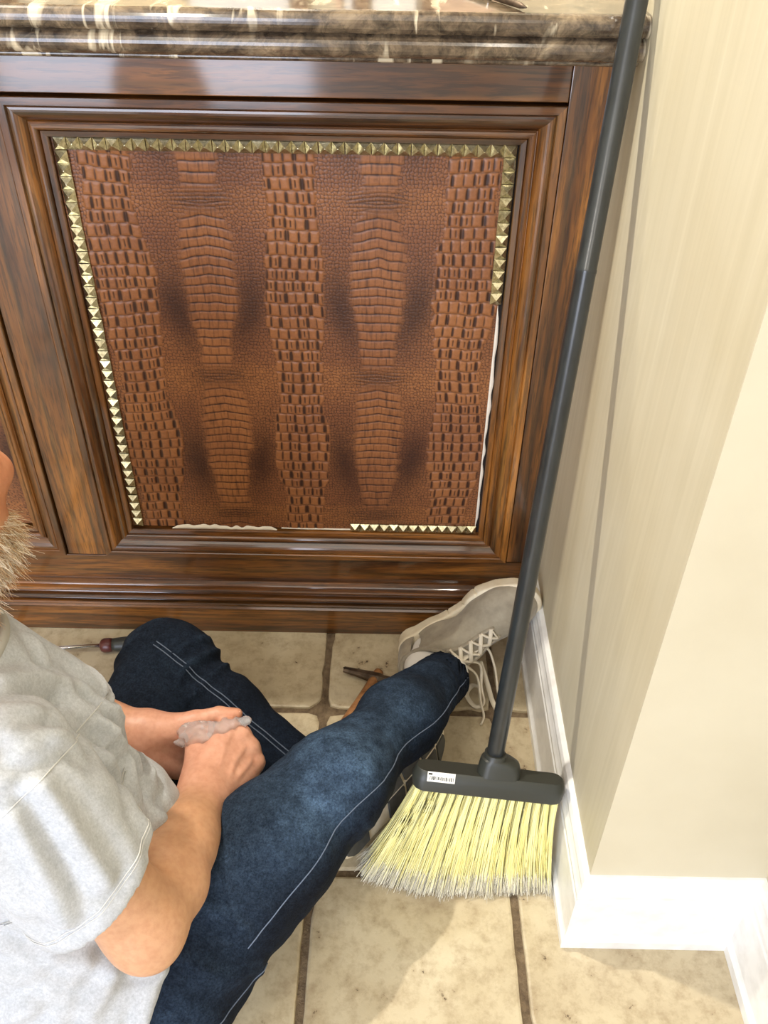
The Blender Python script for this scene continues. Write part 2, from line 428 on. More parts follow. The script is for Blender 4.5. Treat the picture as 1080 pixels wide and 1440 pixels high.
# ================================================================== SETTING
# floor: grout bed with every tumbled travertine tile a piece of its own
floor = boxobj('floor', (-3.2, -3.6, -0.06), (2.2, 2.0, -0.0045), M_grout); meta(floor, kind='structure')
PITCH = 0.3045; GX0, GY0 = -0.0765, -0.185
def tile_mesh(seed):
    r = np.random.default_rng(seed); n = 14; half = PITCH/2-0.0046; pts = []
    for side in range(4):
        for i in range(n):
            t = -1+2*i/n; p = np.array([[t, -1], [1, t], [-t, 1], [-1, -t]][side])*half
            d = 0.0004+0.0016*r.random()**2 + (0.0035 if r.random() < 0.10 else 0)
            corner = max(0, abs(t)-0.93)/0.07
            p = p*(1-(d+0.005*corner**2)/half) if i == 0 else p-np.array([[0, -1], [1, 0], [0, 1], [-1, 0]][side])*d
            pts.append(p)
    m = len(pts); V = []
    for ins, z in ((0.0, -0.02), (0.0, -0.0045), (0.0012, -0.0012), (0.0045, 0.0)):
        for p in pts: q = p*(1-ins/half); V.append((q[0], q[1], z))
    F = [(a*m+i, a*m+(i+1) % m, (a+1)*m+(i+1) % m, (a+1)*m+i) for a in range(3) for i in range(m)]
    bm = bmesh.new(); vs = [bm.verts.new(v) for v in V]
    for f in F: bm.faces.new([vs[i] for i in f])
    bm.faces.new(vs[3*m:]); return bm_mesh('tile', bm)
tms = [tile_mesh(s) for s in range(5)]
for i in range(-9, 3):
    for j in range(-8, 2):
        x = GX0+(i+0.5)*PITCH; y = GY0+(j+0.5)*PITCH
        if y > 0.05: continue
        o = link('tile', random.choice(tms), M_tile); o.parent = floor
        o.location = (x, y, random.uniform(-0.0006, 0.0003)); o.rotation_euler = (0, 0, random.randrange(4)*math.pi/2)
meta(boxobj('ceiling', (-3.2, -3.6, 2.7), (2.2, 2.0, 2.78), M_ceil), kind='structure')
meta(boxobj('wall_right', (0.0, -0.574, 0), (0.12, 2.0, 2.7), M_wall), kind='structure')
meta(boxobj('wall_return', (0.12, -0.574, 0), (0.40, -0.44, 2.7), M_wall2), kind='structure')
meta(boxobj('wall_right_near', (0.232, -3.6, 0), (0.40, -0.575, 2.7), M_wall2), kind='structure')
meta(boxobj('wall_left', (-3.3, -3.6, 0), (-3.2, 2.0, 2.7), M_wall2), kind='structure')
wb = meta(boxobj('wall_back', (-3.2, 1.6, 0), (2.2, 1.7, 2.7), M_wall2), kind='structure')
# the return wall's face is only 0.12 deep: give it the smooth paint with a thin skim in front of wall_right's end
meta(boxobj('trim_1', (0.0, -0.5765, 0.15), (0.232, -0.5742, 2.7), M_wall2), kind='structure')
# back-bar wall, seen only as a reflection in the polished stone
M_cream = plain('cream_panel', srgb(232, 214, 176), 0.5); M_pinkish = plain('beige_panel', srgb(214, 184, 160), 0.5); M_brownpost = plain('brown_post', srgb(120, 92, 66), 0.5)
_k = 2
for x0, x1, m_, d_ in ((-0.84, -0.57, M_white, 0.02), (-0.56, -0.515, M_brownpost, 0.05), (-0.44, -0.425, M_pinkish, 0.03), (-0.415, -0.395, M_white, 0.02), (-0.39, -0.35, M_brownpost, 0.05), (-0.34, -0.22, M_white, 0.02),
                       (-0.205, -0.178, M_brownpost, 0.04), (-0.170, 0.10, M_pinkish, 0.02), (0.112, 0.155, M_brownpost, 0.05), (-1.15, -0.86, M_cream, 0.02), (-1.40, -1.32, M_brownpost, 0.05)):
    meta(boxobj('trim_%d' % _k, (x0, 1.6-d_, 0.0), (x1, 1.599, 2.6), m_), kind='structure'); _k += 1
# rear wall with the glazed opening the daylight comes through
for nm, lo, hi in (('wall_rear', (-1.35, -3.7, 0), (0.232, -3.6, 2.7)), ('wall_rear_left', (-3.2, -3.7, 0), (-3.05, -3.6, 2.7)), ('wall_rear_above', (-3.05, -3.7, 2.25), (-1.35, -3.6, 2.7))):
    meta(boxobj(nm, lo, hi, M_wall2), kind='structure')
win = boxobj('window_1', (-3.05, -3.68, 0), (-2.98, -3.62, 2.25), M_white); meta(win, kind='structure')
for nm, lo, hi in (('frame', (-1.42, -3.68, 0), (-1.35, -3.62, 2.25)), ('frame', (-2.235, -3.68, 0), (-2.165, -3.62, 2.25)), ('frame', (-2.98, -3.68, 2.17), (-1.42, -3.62, 2.25)), ('frame', (-2.98, -3.68, 0), (-1.42, -3.62, 0.08))):
    boxobj(nm, lo, hi, M_white, win)

# baseboards: moulded profile, (distance out from the wall, height)
BB = [(0, 0), (0.019, 0), (0.020, 0.020), (0.0165, 0.026), (0.015, 0.030), (0.0145, 0.118), (0.0125, 0.121), (0.0125, 0.127), (0.0145, 0.130), (0.0150, 0.137),
      (0.0125, 0.143), (0.0105, 0.150), (0.0105, 0.156), (0.0075, 0.163), (0.003, 0.1655), (0, 0.166)]
def baseboard(name, P, D):
    """P: wall points; D: matching outward directions (already mitred)"""
    bm = bmesh.new(); rows = [[bm.verts.new((p[0]+d[0]*o, p[1]+d[1]*o, z)) for o, z in BB] for p, d in zip(P, D)]
    n = len(BB)
    for a, b in zip(rows, rows[1:]):
        for i in range(n-1): bm.faces.new((a[i], a[i+1], b[i+1], b[i]))
    bm.faces.new(rows[0]); bm.faces.new(rows[-1])
    meta(link(name, bm_mesh(name, bm), M_white), kind='structure')
YW = -0.5765
baseboard('baseboard_right', [(0, 0.0), (0, YW)], [(-1, 0), (-1, -1)])
baseboard('baseboard_return', [(0, YW), (0.232, YW)], [(-1, -1), (-1, -1)])
baseboard('baseboard_right_near', [(0.232, YW), (0.232, -3.6)], [(-1, -1), (-1, 0)])

# ================================================================== CABINET
YF = 0.03
cab = empty('bar_cabinet', (-0.42, 0.1, 0), 'dark oak bar front with studded crocodile leather panel under the marble top', 'cabinet')
boxobj('carcass', (-2.4, 0.062, 0.0), (-0.001, 0.60, 1.02), M_dark, cab)
boxobj('stile', (-0.0535, YF, 0.168), (-0.0005, 0.062, 1.022), M_woodz, cab, 0.0012)
boxobj('stile', (-0.861, YF, 0.168), (-0.792, 0.062, 0.9615), M_woodz, cab, 0.0012)
boxobj('rail', (-2.4, YF, 0.9625), (-0.0545, 0.062, 1.022), M_woodx, cab, 0.0012)
boxobj('rail', (-2.4, YF, 0.100), (-0.0005, 0.062, 0.1665), M_woodx, cab, 0.0012)
boxobj('plinth', (-2.4, 0.0, 0.0), (-0.0165, 0.062, 0.062), M_woodx, cab, 0.0015)
# three-bead base moulding on top of the plinth
prof = [(0.0615, 0.0625)]
pr = [(-0.004, 0.0625), (-0.004, 0.066), (0.000, 0.070)]
for zc, r, yc in ((0.0735, 0.0036, 0.000), (0.0845, 0.0044, 0.006), (0.0965, 0.0044, 0.013)):
    for a in np.linspace(-80, 80, 7): pr.append((yc-r*math.cos(math.radians(a)), zc+r*math.sin(math.radians(a))))
    pr.append((yc+0.0065, zc+r*0.9)); pr.append((yc+0.0075, zc+r+0.0012))
pr += [(0.022, 0.1035), (YF-0.001, 0.107), (0.0615, 0.107)]
link('base_moulding', sweep_x('base_moulding', prof+pr, -2.4, -0.0165), M_woodx, cab)

# mitred bolection moulding: (inset from outer edge, y)
def mould_prof():
    P = [(0.0, 0.0600), (0.0, 0.0245), (0.0010, 0.0232), (0.0105, 0.0232), (0.0115, 0.0245), (0.0120, 0.0268), (0.0128, 0.0262)]
    for a in np.linspace(0, 1, 7): P.append((0.0135+0.0175*a, 0.0255-0.0035*math.sin(a*math.pi*0.5)+0.0125*a*a))       # ogee
    P += [(0.0318, 0.0362), (0.0330, 0.0335)]
    for a in np.linspace(-60, 90, 7): P.append((0.0385+0.0055*math.sin(math.radians(a)), 0.0365-0.0055*math.cos(math.radians(a))))   # bead
    P += [(0.0445, 0.0385), (0.0455, 0.0368), (0.0525, 0.0378), (0.0535, 0.0400), (0.0535, 0.0600)]
    return P
MP = mould_prof()
def moulding(x0, x1, z0, z1, sides='LRTB', mats=None):
    for s in sides:
        bm = bmesh.new(); A = []; B = []
        for i, y in MP:
            a, b = {'T': ((x0+i, z1-i), (x1-i, z1-i)), 'B': ((x0+i, z0+i), (x1-i, z0+i)), 'L': ((x0+i, z0+i), (x0+i, z1-i)), 'R': ((x1-i, z0+i), (x1-i, z1-i))}[s]
            A.append(bm.verts.new((a[0], y, a[1]))); B.append(bm.verts.new((b[0], y, b[1])))
        n = len(MP)
        for i in range(n): bm.faces.new((A[i], A[(i+1) % n], B[(i+1) % n], B[i]))
        bm.faces.new(A); bm.faces.new(B)
        link('moulding', bm_mesh('moulding', bm), M_woodx if s in 'TB' else M_woodz, cab)
X0, X1, Z0, Z1 = -0.790, -0.0555, 0.1695, 0.9595
moulding(X0, X1, Z0, Z1)
moulding(-1.5975, -0.8630, Z0, Z1)
boxobj('stile', (-1.669, YF, 0.168), (-1.600, 0.062, 0.9615), M_woodz, cab, 0.0012)

# leather: real embossed relief, crocodile belly columns and hornback columns
PX0, PX1, PZ0, PZ1 = X0+0.0535, X1-0.0535, Z0+0.0535, Z1-0.0535
YP = 0.0465
def voronoi(u, v, seed, sx, sy):
    gx, gy = u/sx, v/sy; ix, iy = np.floor(gx), np.floor(gy); f1 = np.full(u.shape, 9.0); f2 = f1.copy(); cid = np.zeros(u.shape)
    for a in (-1, 0, 1):
        for b in (-1, 0, 1):
            cx, cy = ix+a, iy+b; px = cx+0.15+0.7*_hash(cx, cy, cx*0, seed); py = cy+0.15+0.7*_hash(cx, cy, cx*0, seed+5)
            d = np.hypot(gx-px, gy-py); nw = d < f1
            f2 = np.where(nw, f1, np.minimum(f2, d)); cid = np.where(nw, _hash(cx, cy, cx*0, seed+9), cid); f1 = np.where(nw, d, f1)
    return f2-f1, cid
def croc(u, v):
    """u, v in metres from the panel's top-left; returns height (m) and colour"""
    wob = 0.004*vnoise(u*9, v*9, 0*u, 3)
    uu = u+wob; t = ((v-0.083+0.003*vnoise(u*14, v*0, 0*u, 8))/0.282) % 1.0
    # belly columns
    db = (uu-0.190+0.1265) % 0.253-0.1265
    wb_ = 0.025+0.015*sstep(0.0, 0.22, t)-0.016*sstep(0.42, 1.0, t)+0.0025*(_hash(np.floor(v/0.0148), 0*v, 0*v, 95)-0.5); wb_ = np.where(t > 0.95, wb_*0.9, wb_)
    mb = 1-sstep(wb_*0.80, wb_*1.12, np.abs(db)+0.004*vnoise(u*60, v*80, 0*u, 71))
    rowp = 0.0128-0.003*sstep(0.4, 1, t); chev = 0.0065*(np.abs(db)/0.035)*(1-sstep(0.25, 0.75, t))
    rv = (v-chev*1.0+0.0012*vnoise(u*70, v*30, 0*u, 4))
    rr = rv/0.0148; fr = rr-np.floor(rr); edge = np.minimum(fr, 1-fr)
    hb = 0.0009*np.sqrt(np.clip(edge*4, 0, 1)); crb = 1-sstep(0.03, 0.13, edge)
    cw = 0.011+0.004*_hash(np.floor(rr), np.floor(rr)*0, np.floor(rr)*0, 2); fc = (db/cw+_hash(np.floor(rr), 0*rr, 0*rr, 31)) % 1.0
    crb = np.maximum(crb, (1-sstep(0.02, 0.08, np.minimum(fc, 1-fc)))*0.55)
    stri = vnoise(u*420, v*60, 0*u, 17)
    # hornback columns
    dh = (uu-0.0635+0.1265) % 0.253-0.1265; tw = ((v-0.083)/0.282) % 1.0
    wh = 0.034+0.013*np.sin(np.clip((tw-0.1)/0.75, 0, 1)*np.pi); mh = 1-sstep(wh*0.94, wh*1.05, np.abs(dh)+0.004*vnoise(u*40, v*60, 0*u, 12))
    rh = (v+0.0022*vnoise(u*50, v*8, 0*u, 6)+0.002*vnoise(0*u, v*22, 0*u, 66))/0.0196+0.5*vnoise(u*6, v*3, 0*u, 91); ri = np.floor(rh); fh = rh-ri; eh = np.minimum(fh, 1-fh)
    cwid = 0.0135+0.003*_hash(ri, 0*ri, 0*ri, 21); ch = dh/cwid+_hash(ri, 0*ri, 0*ri, 22); ci = np.floor(ch)
    fcx = ch-ci+0.22*(_hash(ri, ci, 0*ri, 23)-0.5); ex = np.minimum(fcx, 1-fcx)
    slit = (1-sstep(0.06, 0.16+0.14*_hash(ri, ci, 0*ri, 24), np.abs(ex)+0.07*(np.abs(fh-0.55)*2)**2))*sstep(0.02, 0.15, eh)
    hh = 0.0016*np.sqrt(np.clip(ex*3.2, 0, 1))*np.sqrt(np.clip(eh*5, 0, 1)); crh = np.maximum(slit, 0.58*(1-sstep(0.02, 0.08, eh)))  # row gaps: dye, deepened in colour to stand in for relief shade
    slit2 = (1-sstep(0.03, 0.10, np.abs(fcx-0.55-0.2*(_hash(ri, ci, 0*ri, 28)-0.5))))*sstep(0.15, 0.3, eh)*(_hash(ri, ci, 0*ri, 29) > 0.62)
    crh = np.maximum(crh, slit2*0.9); hh = hh*(1-0.6*slit2)
    # fine scales between
    e1, cid = voronoi(uu+0.0015*vnoise(u*90, v*90, 0*u, 41), v, 50, 0.0050, 0.0056)
    hs = 0.0006*np.sqrt(np.clip(e1*2.5, 0, 1)); crs = 1-sstep(0.05, 0.22, e1)
    tc = ((t+0.5) % 1.0)-0.5
    mp = np.exp(-((tc+0.01)/0.055)**2)*(1-sstep(0.026, 0.052, np.abs(db)+0.006*vnoise(u*60, v*60, 0*u, 81)))
    wl = v/0.0058+0.5*vnoise(u*26, v*30, 0*u, 82)+np.abs(db)*14*np.sign(tc); fw = np.minimum(wl-np.floor(wl), 1-(wl-np.floor(wl))); crw = 1-sstep(0.05, 0.22, fw)
    mb = mb*(1-mp)
    mh = mh*(1-mb)*(1-mp); ms = 1-np.clip(mb+mh, 0, 1)
    h = mb*hb+mh*hh+ms*hs*(1-mp)+mp*0.0008*np.sqrt(np.clip(fw*3, 0, 1))
    # antiqued dye: pale over the pinches, dark beside the belly plates
    pinch = np.exp(-((((t+0.08) % 1.0)-0.08)/0.10)**2)
    side = np.exp(-((np.abs(db)-wb_*1.5)/0.028)**2)*np.exp(-((t-0.58)/0.26)**2)
    dk_p = np.exp(-(db/0.05)**2)*np.exp(-((((t+0.5) % 1.0)-0.5)/0.055)**2)
    big = vnoise(u*16, v*16, 0*u, 60)
    base = np.array(srgb(134, 86, 56)[:3]); tan = np.array(srgb(174, 116, 68)[:3]); dark = np.array(srgb(50, 29, 24)[:3]); mid = np.array(srgb(98, 60, 43)[:3])
    lp = lambda a, b, f: a*(1-f[..., None])+b*f[..., None]
    col = np.ones(u.shape+(3,))*base
    col = lp(col, tan, np.clip(0.35+0.5*big, 0, 1)*0.6)
    col = lp(col, tan, ms*pinch*0.55)
    col = lp(col, tan, np.clip(mb*0.16+mh*0.24*(0.3+_hash(ri, ci, 0*ri, 33)), 0, 1))
    col = lp(col, mid, ms*0.34*(0.2+0.8*cid))
    col = lp(col, dark, ms*np.clip(side*0.80, 0, 1))
    col = lp(col, dark, np.clip(dk_p*0.40, 0, 1))
    col = lp(col, dark, np.clip(mp*crw*0.65, 0, 1))
    col = lp(col, dark, np.clip(mb*crb*0.85+mb*np.clip(-stri, 0, 1)*0.40, 0, 1))
    col = lp(col, dark, np.clip(mh*crh*0.95, 0, 1))
    col = lp(col, dark, np.clip(ms*crs*0.80, 0, 1))
    return h, col
def leather_panel(x0, x1, z0, z1, step, seed_u=0.0):
    nx = int((x1-x0)/step); nz = int((z1-z0)/step)
    U, Vv = np.meshgrid(np.linspace(0, x1-x0, nx), np.linspace(0, z1-z0, nz))
    h, col = croc(U+seed_u, Vv)
    bulge = 0.0012*vnoise(U*8, Vv*8, 0*U, 77)
    P = np.stack([x0+U, YP-h-bulge*0.5, z1-Vv], -1).reshape(-1, 3)
    I = np.arange(nx*nz).reshape(nz, nx); F = np.stack([I[:-1, :-1], I[1:, :-1], I[1:, 1:], I[:-1, 1:]], -1).reshape(-1, 4)
    o = link('leather_panel', mesh_np('leather_panel', P, F, col.reshape(-1, 3)), M_leather, cab, True)
    return o
lp1 = leather_panel(PX0+0.0005, PX1-0.006, PZ0+0.004, PZ1-0.0005, 0.00105)
lp1['label'] = 'brown crocodile-embossed leather with pale edges where studs are missing'
leather_panel(-1.545, -0.9185, PZ0+0.004, PZ1, 0.0021, 0.015)
# pyramid studs
bm = bmesh.new(); s_ = 0.0085
q = [bm.verts.new((x*s_, y, z*s_)) for y in (0.0, -0.0022) for x, z in ((-1, -1), (1, -1), (1, 1), (-1, 1))]
t_ = [bm.verts.new((x*0.0006, -0.0088, z*0.0006)) for x, z in ((-1, -1), (1, -1), (1, 1), (-1, 1))]
for i in range(4):
    j = (i+1) % 4; bm.faces.new((q[i], q[j], q[4+j], q[4+i])); bm.faces.new((q[4+i], q[4+j], t_[j], t_[i]))
bm.faces.new(t_); stud_me = bm_mesh('stud', bm)
def stud(x, z):
    o = link('stud', stud_me, M_brass); o.parent = lp1; o.matrix_parent_inverse = world_of(lp1).inverted()
    o.location = (x+random.uniform(-3e-4, 3e-4), YP-0.0022, z+random.uniform(-3e-4, 3e-4))
    o.rotation_euler = (math.radians(random.uniform(-3, 3)), math.radians(random.uniform(-2.5, 2.5)), math.radians(random.uniform(-3, 3)))
SX0, SX1, SZ0, SZ1 = PX0+0.0125, PX1-0.0110, PZ0+0.0100, PZ1-0.0085
nt = 35
for i in range(nt): stud(SX0+(SX1-SX0)*i/(nt-1), SZ1)
for i in range(1, 38): stud(SX0-0.0005, SZ1-i*(SZ1-SZ0-0.004)/37.0)
for i in range(1, 13): stud(SX1, SZ1-0.0178*i)
for i in range(13): stud(SX1-0.0175*(i+0.15), SZ0)
# torn pale edge of glue and backing where studs are gone
def ragged(name, P, wdir, wmin, wmax):
    n = 60; A = np.array(P[0], float); B = np.array(P[1], float); V = []; F = []
    for i in range(n):
        p = A+(B-A)*i/(n-1); wd = wmin+(wmax-wmin)*(0.5+0.5*vnoise(np.array(i*0.33), np.array(0.), np.array(0.), 90))
        wd = float(wd)*(0.25+0.75*min(1, i/3, (n-1-i)/3)); d = np.array(wdir)*wd; bulge = np.array((0, -0.0022, 0))
        V += [p, p+bulge, p+d*0.5+bulge*1.2, p+d+bulge*0.3]
    for i in range(n-1):
        for j in range(3): F.append((i*4+j, i*4+j+1, i*4+j+5, i*4+j+4))
    o = link(name, mesh_np(name, V, F), M_glue, lp1, True); return o
ragged('torn_edge', ((PX1-0.0070, YP, SZ1-0.225), (PX1-0.0070, YP, PZ0+0.015)), (1, 0, 0), 0.002, 0.0065)
ragged('torn_edge', ((PX0+0.072, YP-0.0022, PZ0+0.0005), (PX0+0.262, YP-0.0022, PZ0+0.0005)), (0, 0, 1), 0.0035, 0.0115)
ragged('torn_edge', ((PX0+0.27, YP, PZ0+0.0045), (PX1-0.01, YP, PZ0+0.0045)), (0, 0, -1), 0.0015, 0.0035)
boxobj('panel_back', (PX0-0.002, YP+0.003, PZ0-0.002), (PX1+0.002, 0.061, PZ1+0.002), M_dark, cab)

# countertop with a triple-rolled front edge
pr = [(0.64, 1.0235), (0.64, 1.0845), (-0.080, 1.0845)]
for a in np.linspace(90, 262, 13): pr.append((-0.088-0.0125*math.cos(math.radians(a-90) - math.pi/2) if False else -0.0915-0.0125*math.sin(math.radians(a-90)), 1.0725+0.0120*math.cos(math.radians(a-90))))
pr.append((-0.0895, 1.0598))
for a in np.linspace(30, 165, 10): pr.append((-0.0830-0.0150*math.sin(math.radians(a)), 1.0480+0.0130*math.cos(math.radians(a))))
pr += [(-0.0760, 1.0348), (-0.0725, 1.0344)]
for a in np.linspace(10, 170, 8): pr.append((-0.0690-0.0040*math.sin(math.radians(a)), 1.0310+0.0034*math.cos(math.radians(a))))
pr += [(-0.0640, 1.0272), (-0.058, 1.0245), (-0.050, 1.0235)]
top = link('countertop', sweep_x('countertop', pr, -2.4, -0.0005), M_marble)
meta(top, 'polished brown veined marble bar top with a rolled edge above the oak front', 'countertop')

# ================================================================== BROOM
br = empty('broom', (-0.15, -0.48, 0), 'black-handled angle broom with yellow bristles leaning in the corner against the bar top', 'broom')
pb = np.array((-0.1185, -0.433, 0.222)); pt = np.array((-0.0270, -0.1245, 1.0725)); pd = nrm(pt-pb)
pole_len = 1.16
link('pole', lathe('pole', [(0.0, -0.02), (0.0112, -0.02), (0.0112, 0.0), (0.0122, 0.002), (0.0122, 0.66), (0.0127, 0.661), (0.0127, 0.664), (0.0122, 0.665), (0.0122, pole_len-0.03), (0.0135, pole_len-0.028), (0.0135, pole_len-0.004), (0.010, pole_len)][1:], pb, pd, 28), M_pole, br, True).data.set_sharp_from_angle(angle=0.7)
bx = nrm(np.array((1.0, -0.02, -0.035)) - pd*(np.array((1.0, -0.02, -0.035))@pd)); bn = np.cross(bx, pd)     # bn faces the viewer
if bn[1] > 0: bn = -bn
bc = pb - pd*0.038 + bx*(-0.002)
def bl(x, n, u): return bc + bx*x + bn*n + pd*u
# block: stadium outline swept in u with a shaped side profile
def block_outline(hx, hn, k=9):
    pts = []
    for cx, a0 in ((hx-hn*0.9, -90), (-(hx-hn*0.9), 90)):
        for a in np.linspace(a0, a0+180, k): pts.append((cx+hn*0.9*math.cos(math.radians(a)), hn*math.sin(math.radians(a))))
    return pts
bm = bmesh.new(); rings = []
for hx, hn, u in ((0.104, 0.016, -0.022), (0.107, 0.018, -0.020), (0.1095, 0.0192, -0.004), (0.1080, 0.0185, 0.0), (0.1055, 0.0160, 0.0085), (0.1035, 0.0140, 0.0105)):
    rings.append([bm.verts.new(bl(x, n, u)) for x, n in block_outline(hx, hn)])
for a, b in zip(rings, rings[1:]):
    for i in range(len(a)): bm.faces.new((a[i], a[(i+1) % len(a)], b[(i+1) % len(a)], b[i]))
bm.faces.new(rings[0]); bm.faces.new(rings[-1])
blk = link('block', bm_mesh('block', bm), M_black, br, True); blk.data.set_sharp_from_angle(angle=0.6)
# socket: rounded housing with a threaded collar
bm = bmesh.new(); rings = []
for hx, hn, u, ox in ((0.0315, 0.0165, 0.009, 0.012), (0.0300, 0.0162, 0.020, 0.0115), (0.0280, 0.0158, 0.029, 0.0105), (0.0230, 0.0155, 0.034, 0.0065), (0.0160, 0.0155, 0.036, 0.003), (0.0152, 0.0150, 0.043, 0.002)):
    rings.append([bm.verts.new(bl(x+ox, n, u)) for x, n in block_outline(hx, hn)])
for a, b in zip(rings, rings[1:]):
    for i in range(len(a)): bm.faces.new((a[i], a[(i+1) % len(a)], b[(i+1) % len(a)], b[i]))
bm.faces.new(rings[-1]); so = link('socket', bm_mesh('socket', bm), M_black, br, True); so.data.set_sharp_from_angle(angle=0.6)
# label with printed marks, on the sloping front of the block's top
e_n = nrm((bl(0, 0.0160, 0.0085)-bl(0, 0.0185, 0.0))); out = nrm(np.cross(bx, e_n)); out = out if out@bn > 0 else -out
lc = bl(-0.0700, 0.0172, 0.0044)+out*0.0004
lab = bmesh.new()
def quad3(bm, c, a, b, n, w_, h_, t):
    vs = [bm.verts.new(c+a*x*w_+b*y*h_+n*z) for z in (0, t) for x, y in ((-1, -1), (1, -1), (1, 1), (-1, 1))]
    bm.faces.new(vs[4:]); bm.faces.new(vs[:4])
    for i in range(4): bm.faces.new((vs[i], vs[(i+1) % 4], vs[4+(i+1) % 4], vs[4+i]))
quad3(lab, lc, bx, e_n, out, 0.0195, 0.0070, 0.0004)
label_o = link('label', bm_mesh('label', lab), M_label, br)
ink = bmesh.new(); xx = -0.0165
quad3(ink, lc+bx*(-0.0155)+e_n*0.0038, bx, e_n, out, 0.0028, 0.0012, 0.0006)
while xx < 0.016:
    wd = random.choice((0.0005, 0.0008, 0.0013)); quad3(ink, lc+bx*(xx+0.001)+e_n*(-0.0018), bx, e_n, out, wd*0.5, random.choice((0.0022, 0.0028)), 0.0006); xx += wd+random.choice((0.0007, 0.0012))
link('printed_marks', bm_mesh('printed_marks', ink), M_ink, label_o)
# bristles
def strands(paths, radii, cols, k=3):
    """paths (N, S, 3), radii (S,), cols (N, S, 3) -> one mesh"""
    N, S, _ = paths.shape; T = np.gradient(paths, axis=1); T /= np.linalg.norm(T, axis=2, keepdims=True)+1e-12
    ref = np.where(np.abs(T[..., 2:3]) > 0.9, np.array((1., 0, 0)), np.array((0., 0, 1.))); A = np.cross(T, ref); A /= np.linalg.norm(A, axis=2, keepdims=True)+1e-12; B = np.cross(T, A)
    an = np.arange(k)/k*2*np.pi; r = np.broadcast_to(radii, (N, S))
    V = paths[:, :, None]+r[:, :, None, None]*(np.cos(an)[None, None, :, None]*A[:, :, None]+np.sin(an)[None, None, :, None]*B[:, :, None])
    I = np.arange(N*S*k).reshape(N, S, k); J = np.roll(I, -1, axis=2)
    F = np.stack([I[:, :-1], J[:, :-1], J[:, 1:], I[:, 1:]], -1).reshape(-1, 4)
    return V.reshape(-1, 3), F, np.repeat(cols[:, :, None], k, 2).reshape(-1, 3)
NB, SB = 3600, 8
tx = np.linspace(-0.097, 0.097, 17); ti = rng.integers(0, 17, NB); tr = rng.integers(0, 3, NB)-1
a_ = rng.random(NB)*2*np.pi; rad = 0.0046*np.sqrt(rng.random(NB))
rx = tx[ti]+0.9*rad*np.cos(a_); rn = tr*0.0095+rad*np.sin(a_)*0.8
root = bc+bx*rx[:, None]+bn*rn[:, None]+pd*(-0.019)
fx = rx/0.097
# tips: spread left, trailing forward along the floor
tipx = -0.150 + (rx*1.36-0.002)+rng.normal(0, 0.004, NB) - 0.012*np.clip(-fx, 0, 1)**2
tipx = np.minimum(tipx, -0.0215-0.004*rng.random(NB))
tipy = -0.503+0.011*(tr*-1)+rng.normal(0, 0.006, NB)+0.030*np.clip(-fx-0.45, 0, 1)+0.006*np.clip(fx, 0, 1)
tipz = 0.0015+np.abs(rng.normal(0, 0.004, NB))+0.010*np.clip(-fx-0.6, 0, 1)
tip = np.stack([tipx, tipy, tipz], 1)
s = np.linspace(0, 1, SB)[None, :, None]; ctrl = root-pd*0.075+np.stack([(tip-root)[:, 0]*0.30, 0*rx, 0*rx], 1)
paths = (1-s)**2*root[:, None]+2*s*(1-s)*ctrl[:, None]+s*s*tip[:, None]
yel = np.array(srgb(255, 250, 192)[:3]); pale = np.array(srgb(232, 226, 206)[:3]); deep = np.array(srgb(248, 236, 152)[:3])
jt = rng.random((NB, 1, 1)); ss = np.broadcast_to(s, (NB, SB, 1)); kk = sstep(0.80, 1.0, ss+0.06*(jt-0.5))
bcol = (yel*jt+deep*(1-jt))*(1-kk)+pale*kk
V, F, c = strands(paths, np.full((1, SB), 0.00078), bcol)
bo = link('bristles', mesh_np('bristles', V, F, c), M_bristle, br); bo['kind'] = 'stuff'
# flagged ends
NF = 5200; pi = rng.integers(0, NB, NF); st = paths[pi, SB-2]*0.75+paths[pi, SB-3]*0.25; dv = tip[pi]-st
end = st+dv*1.05+rng.normal(0, 1, (NF, 3))*np.array((0.0045, 0.0045, 0.002)); end[:, 2] = np.maximum(end[:, 2], 0.001); end[:, 0] = np.minimum(end[:, 0], -0.0205)
s2 = np.linspace(0, 1, 4)[None, :, None]; fp = st[:, None]*(1-s2)+end[:, None]*s2; fc = np.broadcast_to(pale*1.0, (NF, 4, 3))*(0.8+0.35*rng.random((NF, 1, 1)))
V, F, c = strands(fp, np.array([[0.0005, 0.00045, 0.0004, 0.00025]]), fc)
fo = link('frayed_tips', mesh_np('frayed_tips', V, F, c), M_bristle, br); fo['kind'] = 'stuff'

# ================================================================== PERSON
person = empty('person', (-0.66, -0.70, 0), 'bearded person in grey t-shirt and blue jeans sitting on the tiled floor', 'person')
A3 = lambda *a: np.array(a, float)
# --- joints (metres)
SH_R, EL_R, WR_R = A3(-0.630, -0.706, 0.560), A3(-0.528, -0.728, 0.325), A3(-0.508, -0.520, 0.246)
SH_L, EL_L, WR_L = A3(-0.850, -0.470, 0.550), A3(-0.860, -0.375, 0.300), A3(-0.610, -0.424, 0.240)
HIP_R, KN_R, AN_R = A3(-0.530, -0.690, 0.135), A3(-0.339, -0.481, 0.222), A3(-0.168, -0.177, 0.090)
MID_R, CALF_R = A3(-0.418, -0.566, 0.200), A3(-0.250, -0.326, 0.160)
HIP_L, KN_L, AN_L = A3(-0.690, -0.590, 0.125), A3(-0.628, -0.232, 0.158), A3(-0.385, -0.385, 0.078)
PEL, NECK = A3(-0.625, -0.660, 0.125), A3(-0.735, -0.600, 0.605)

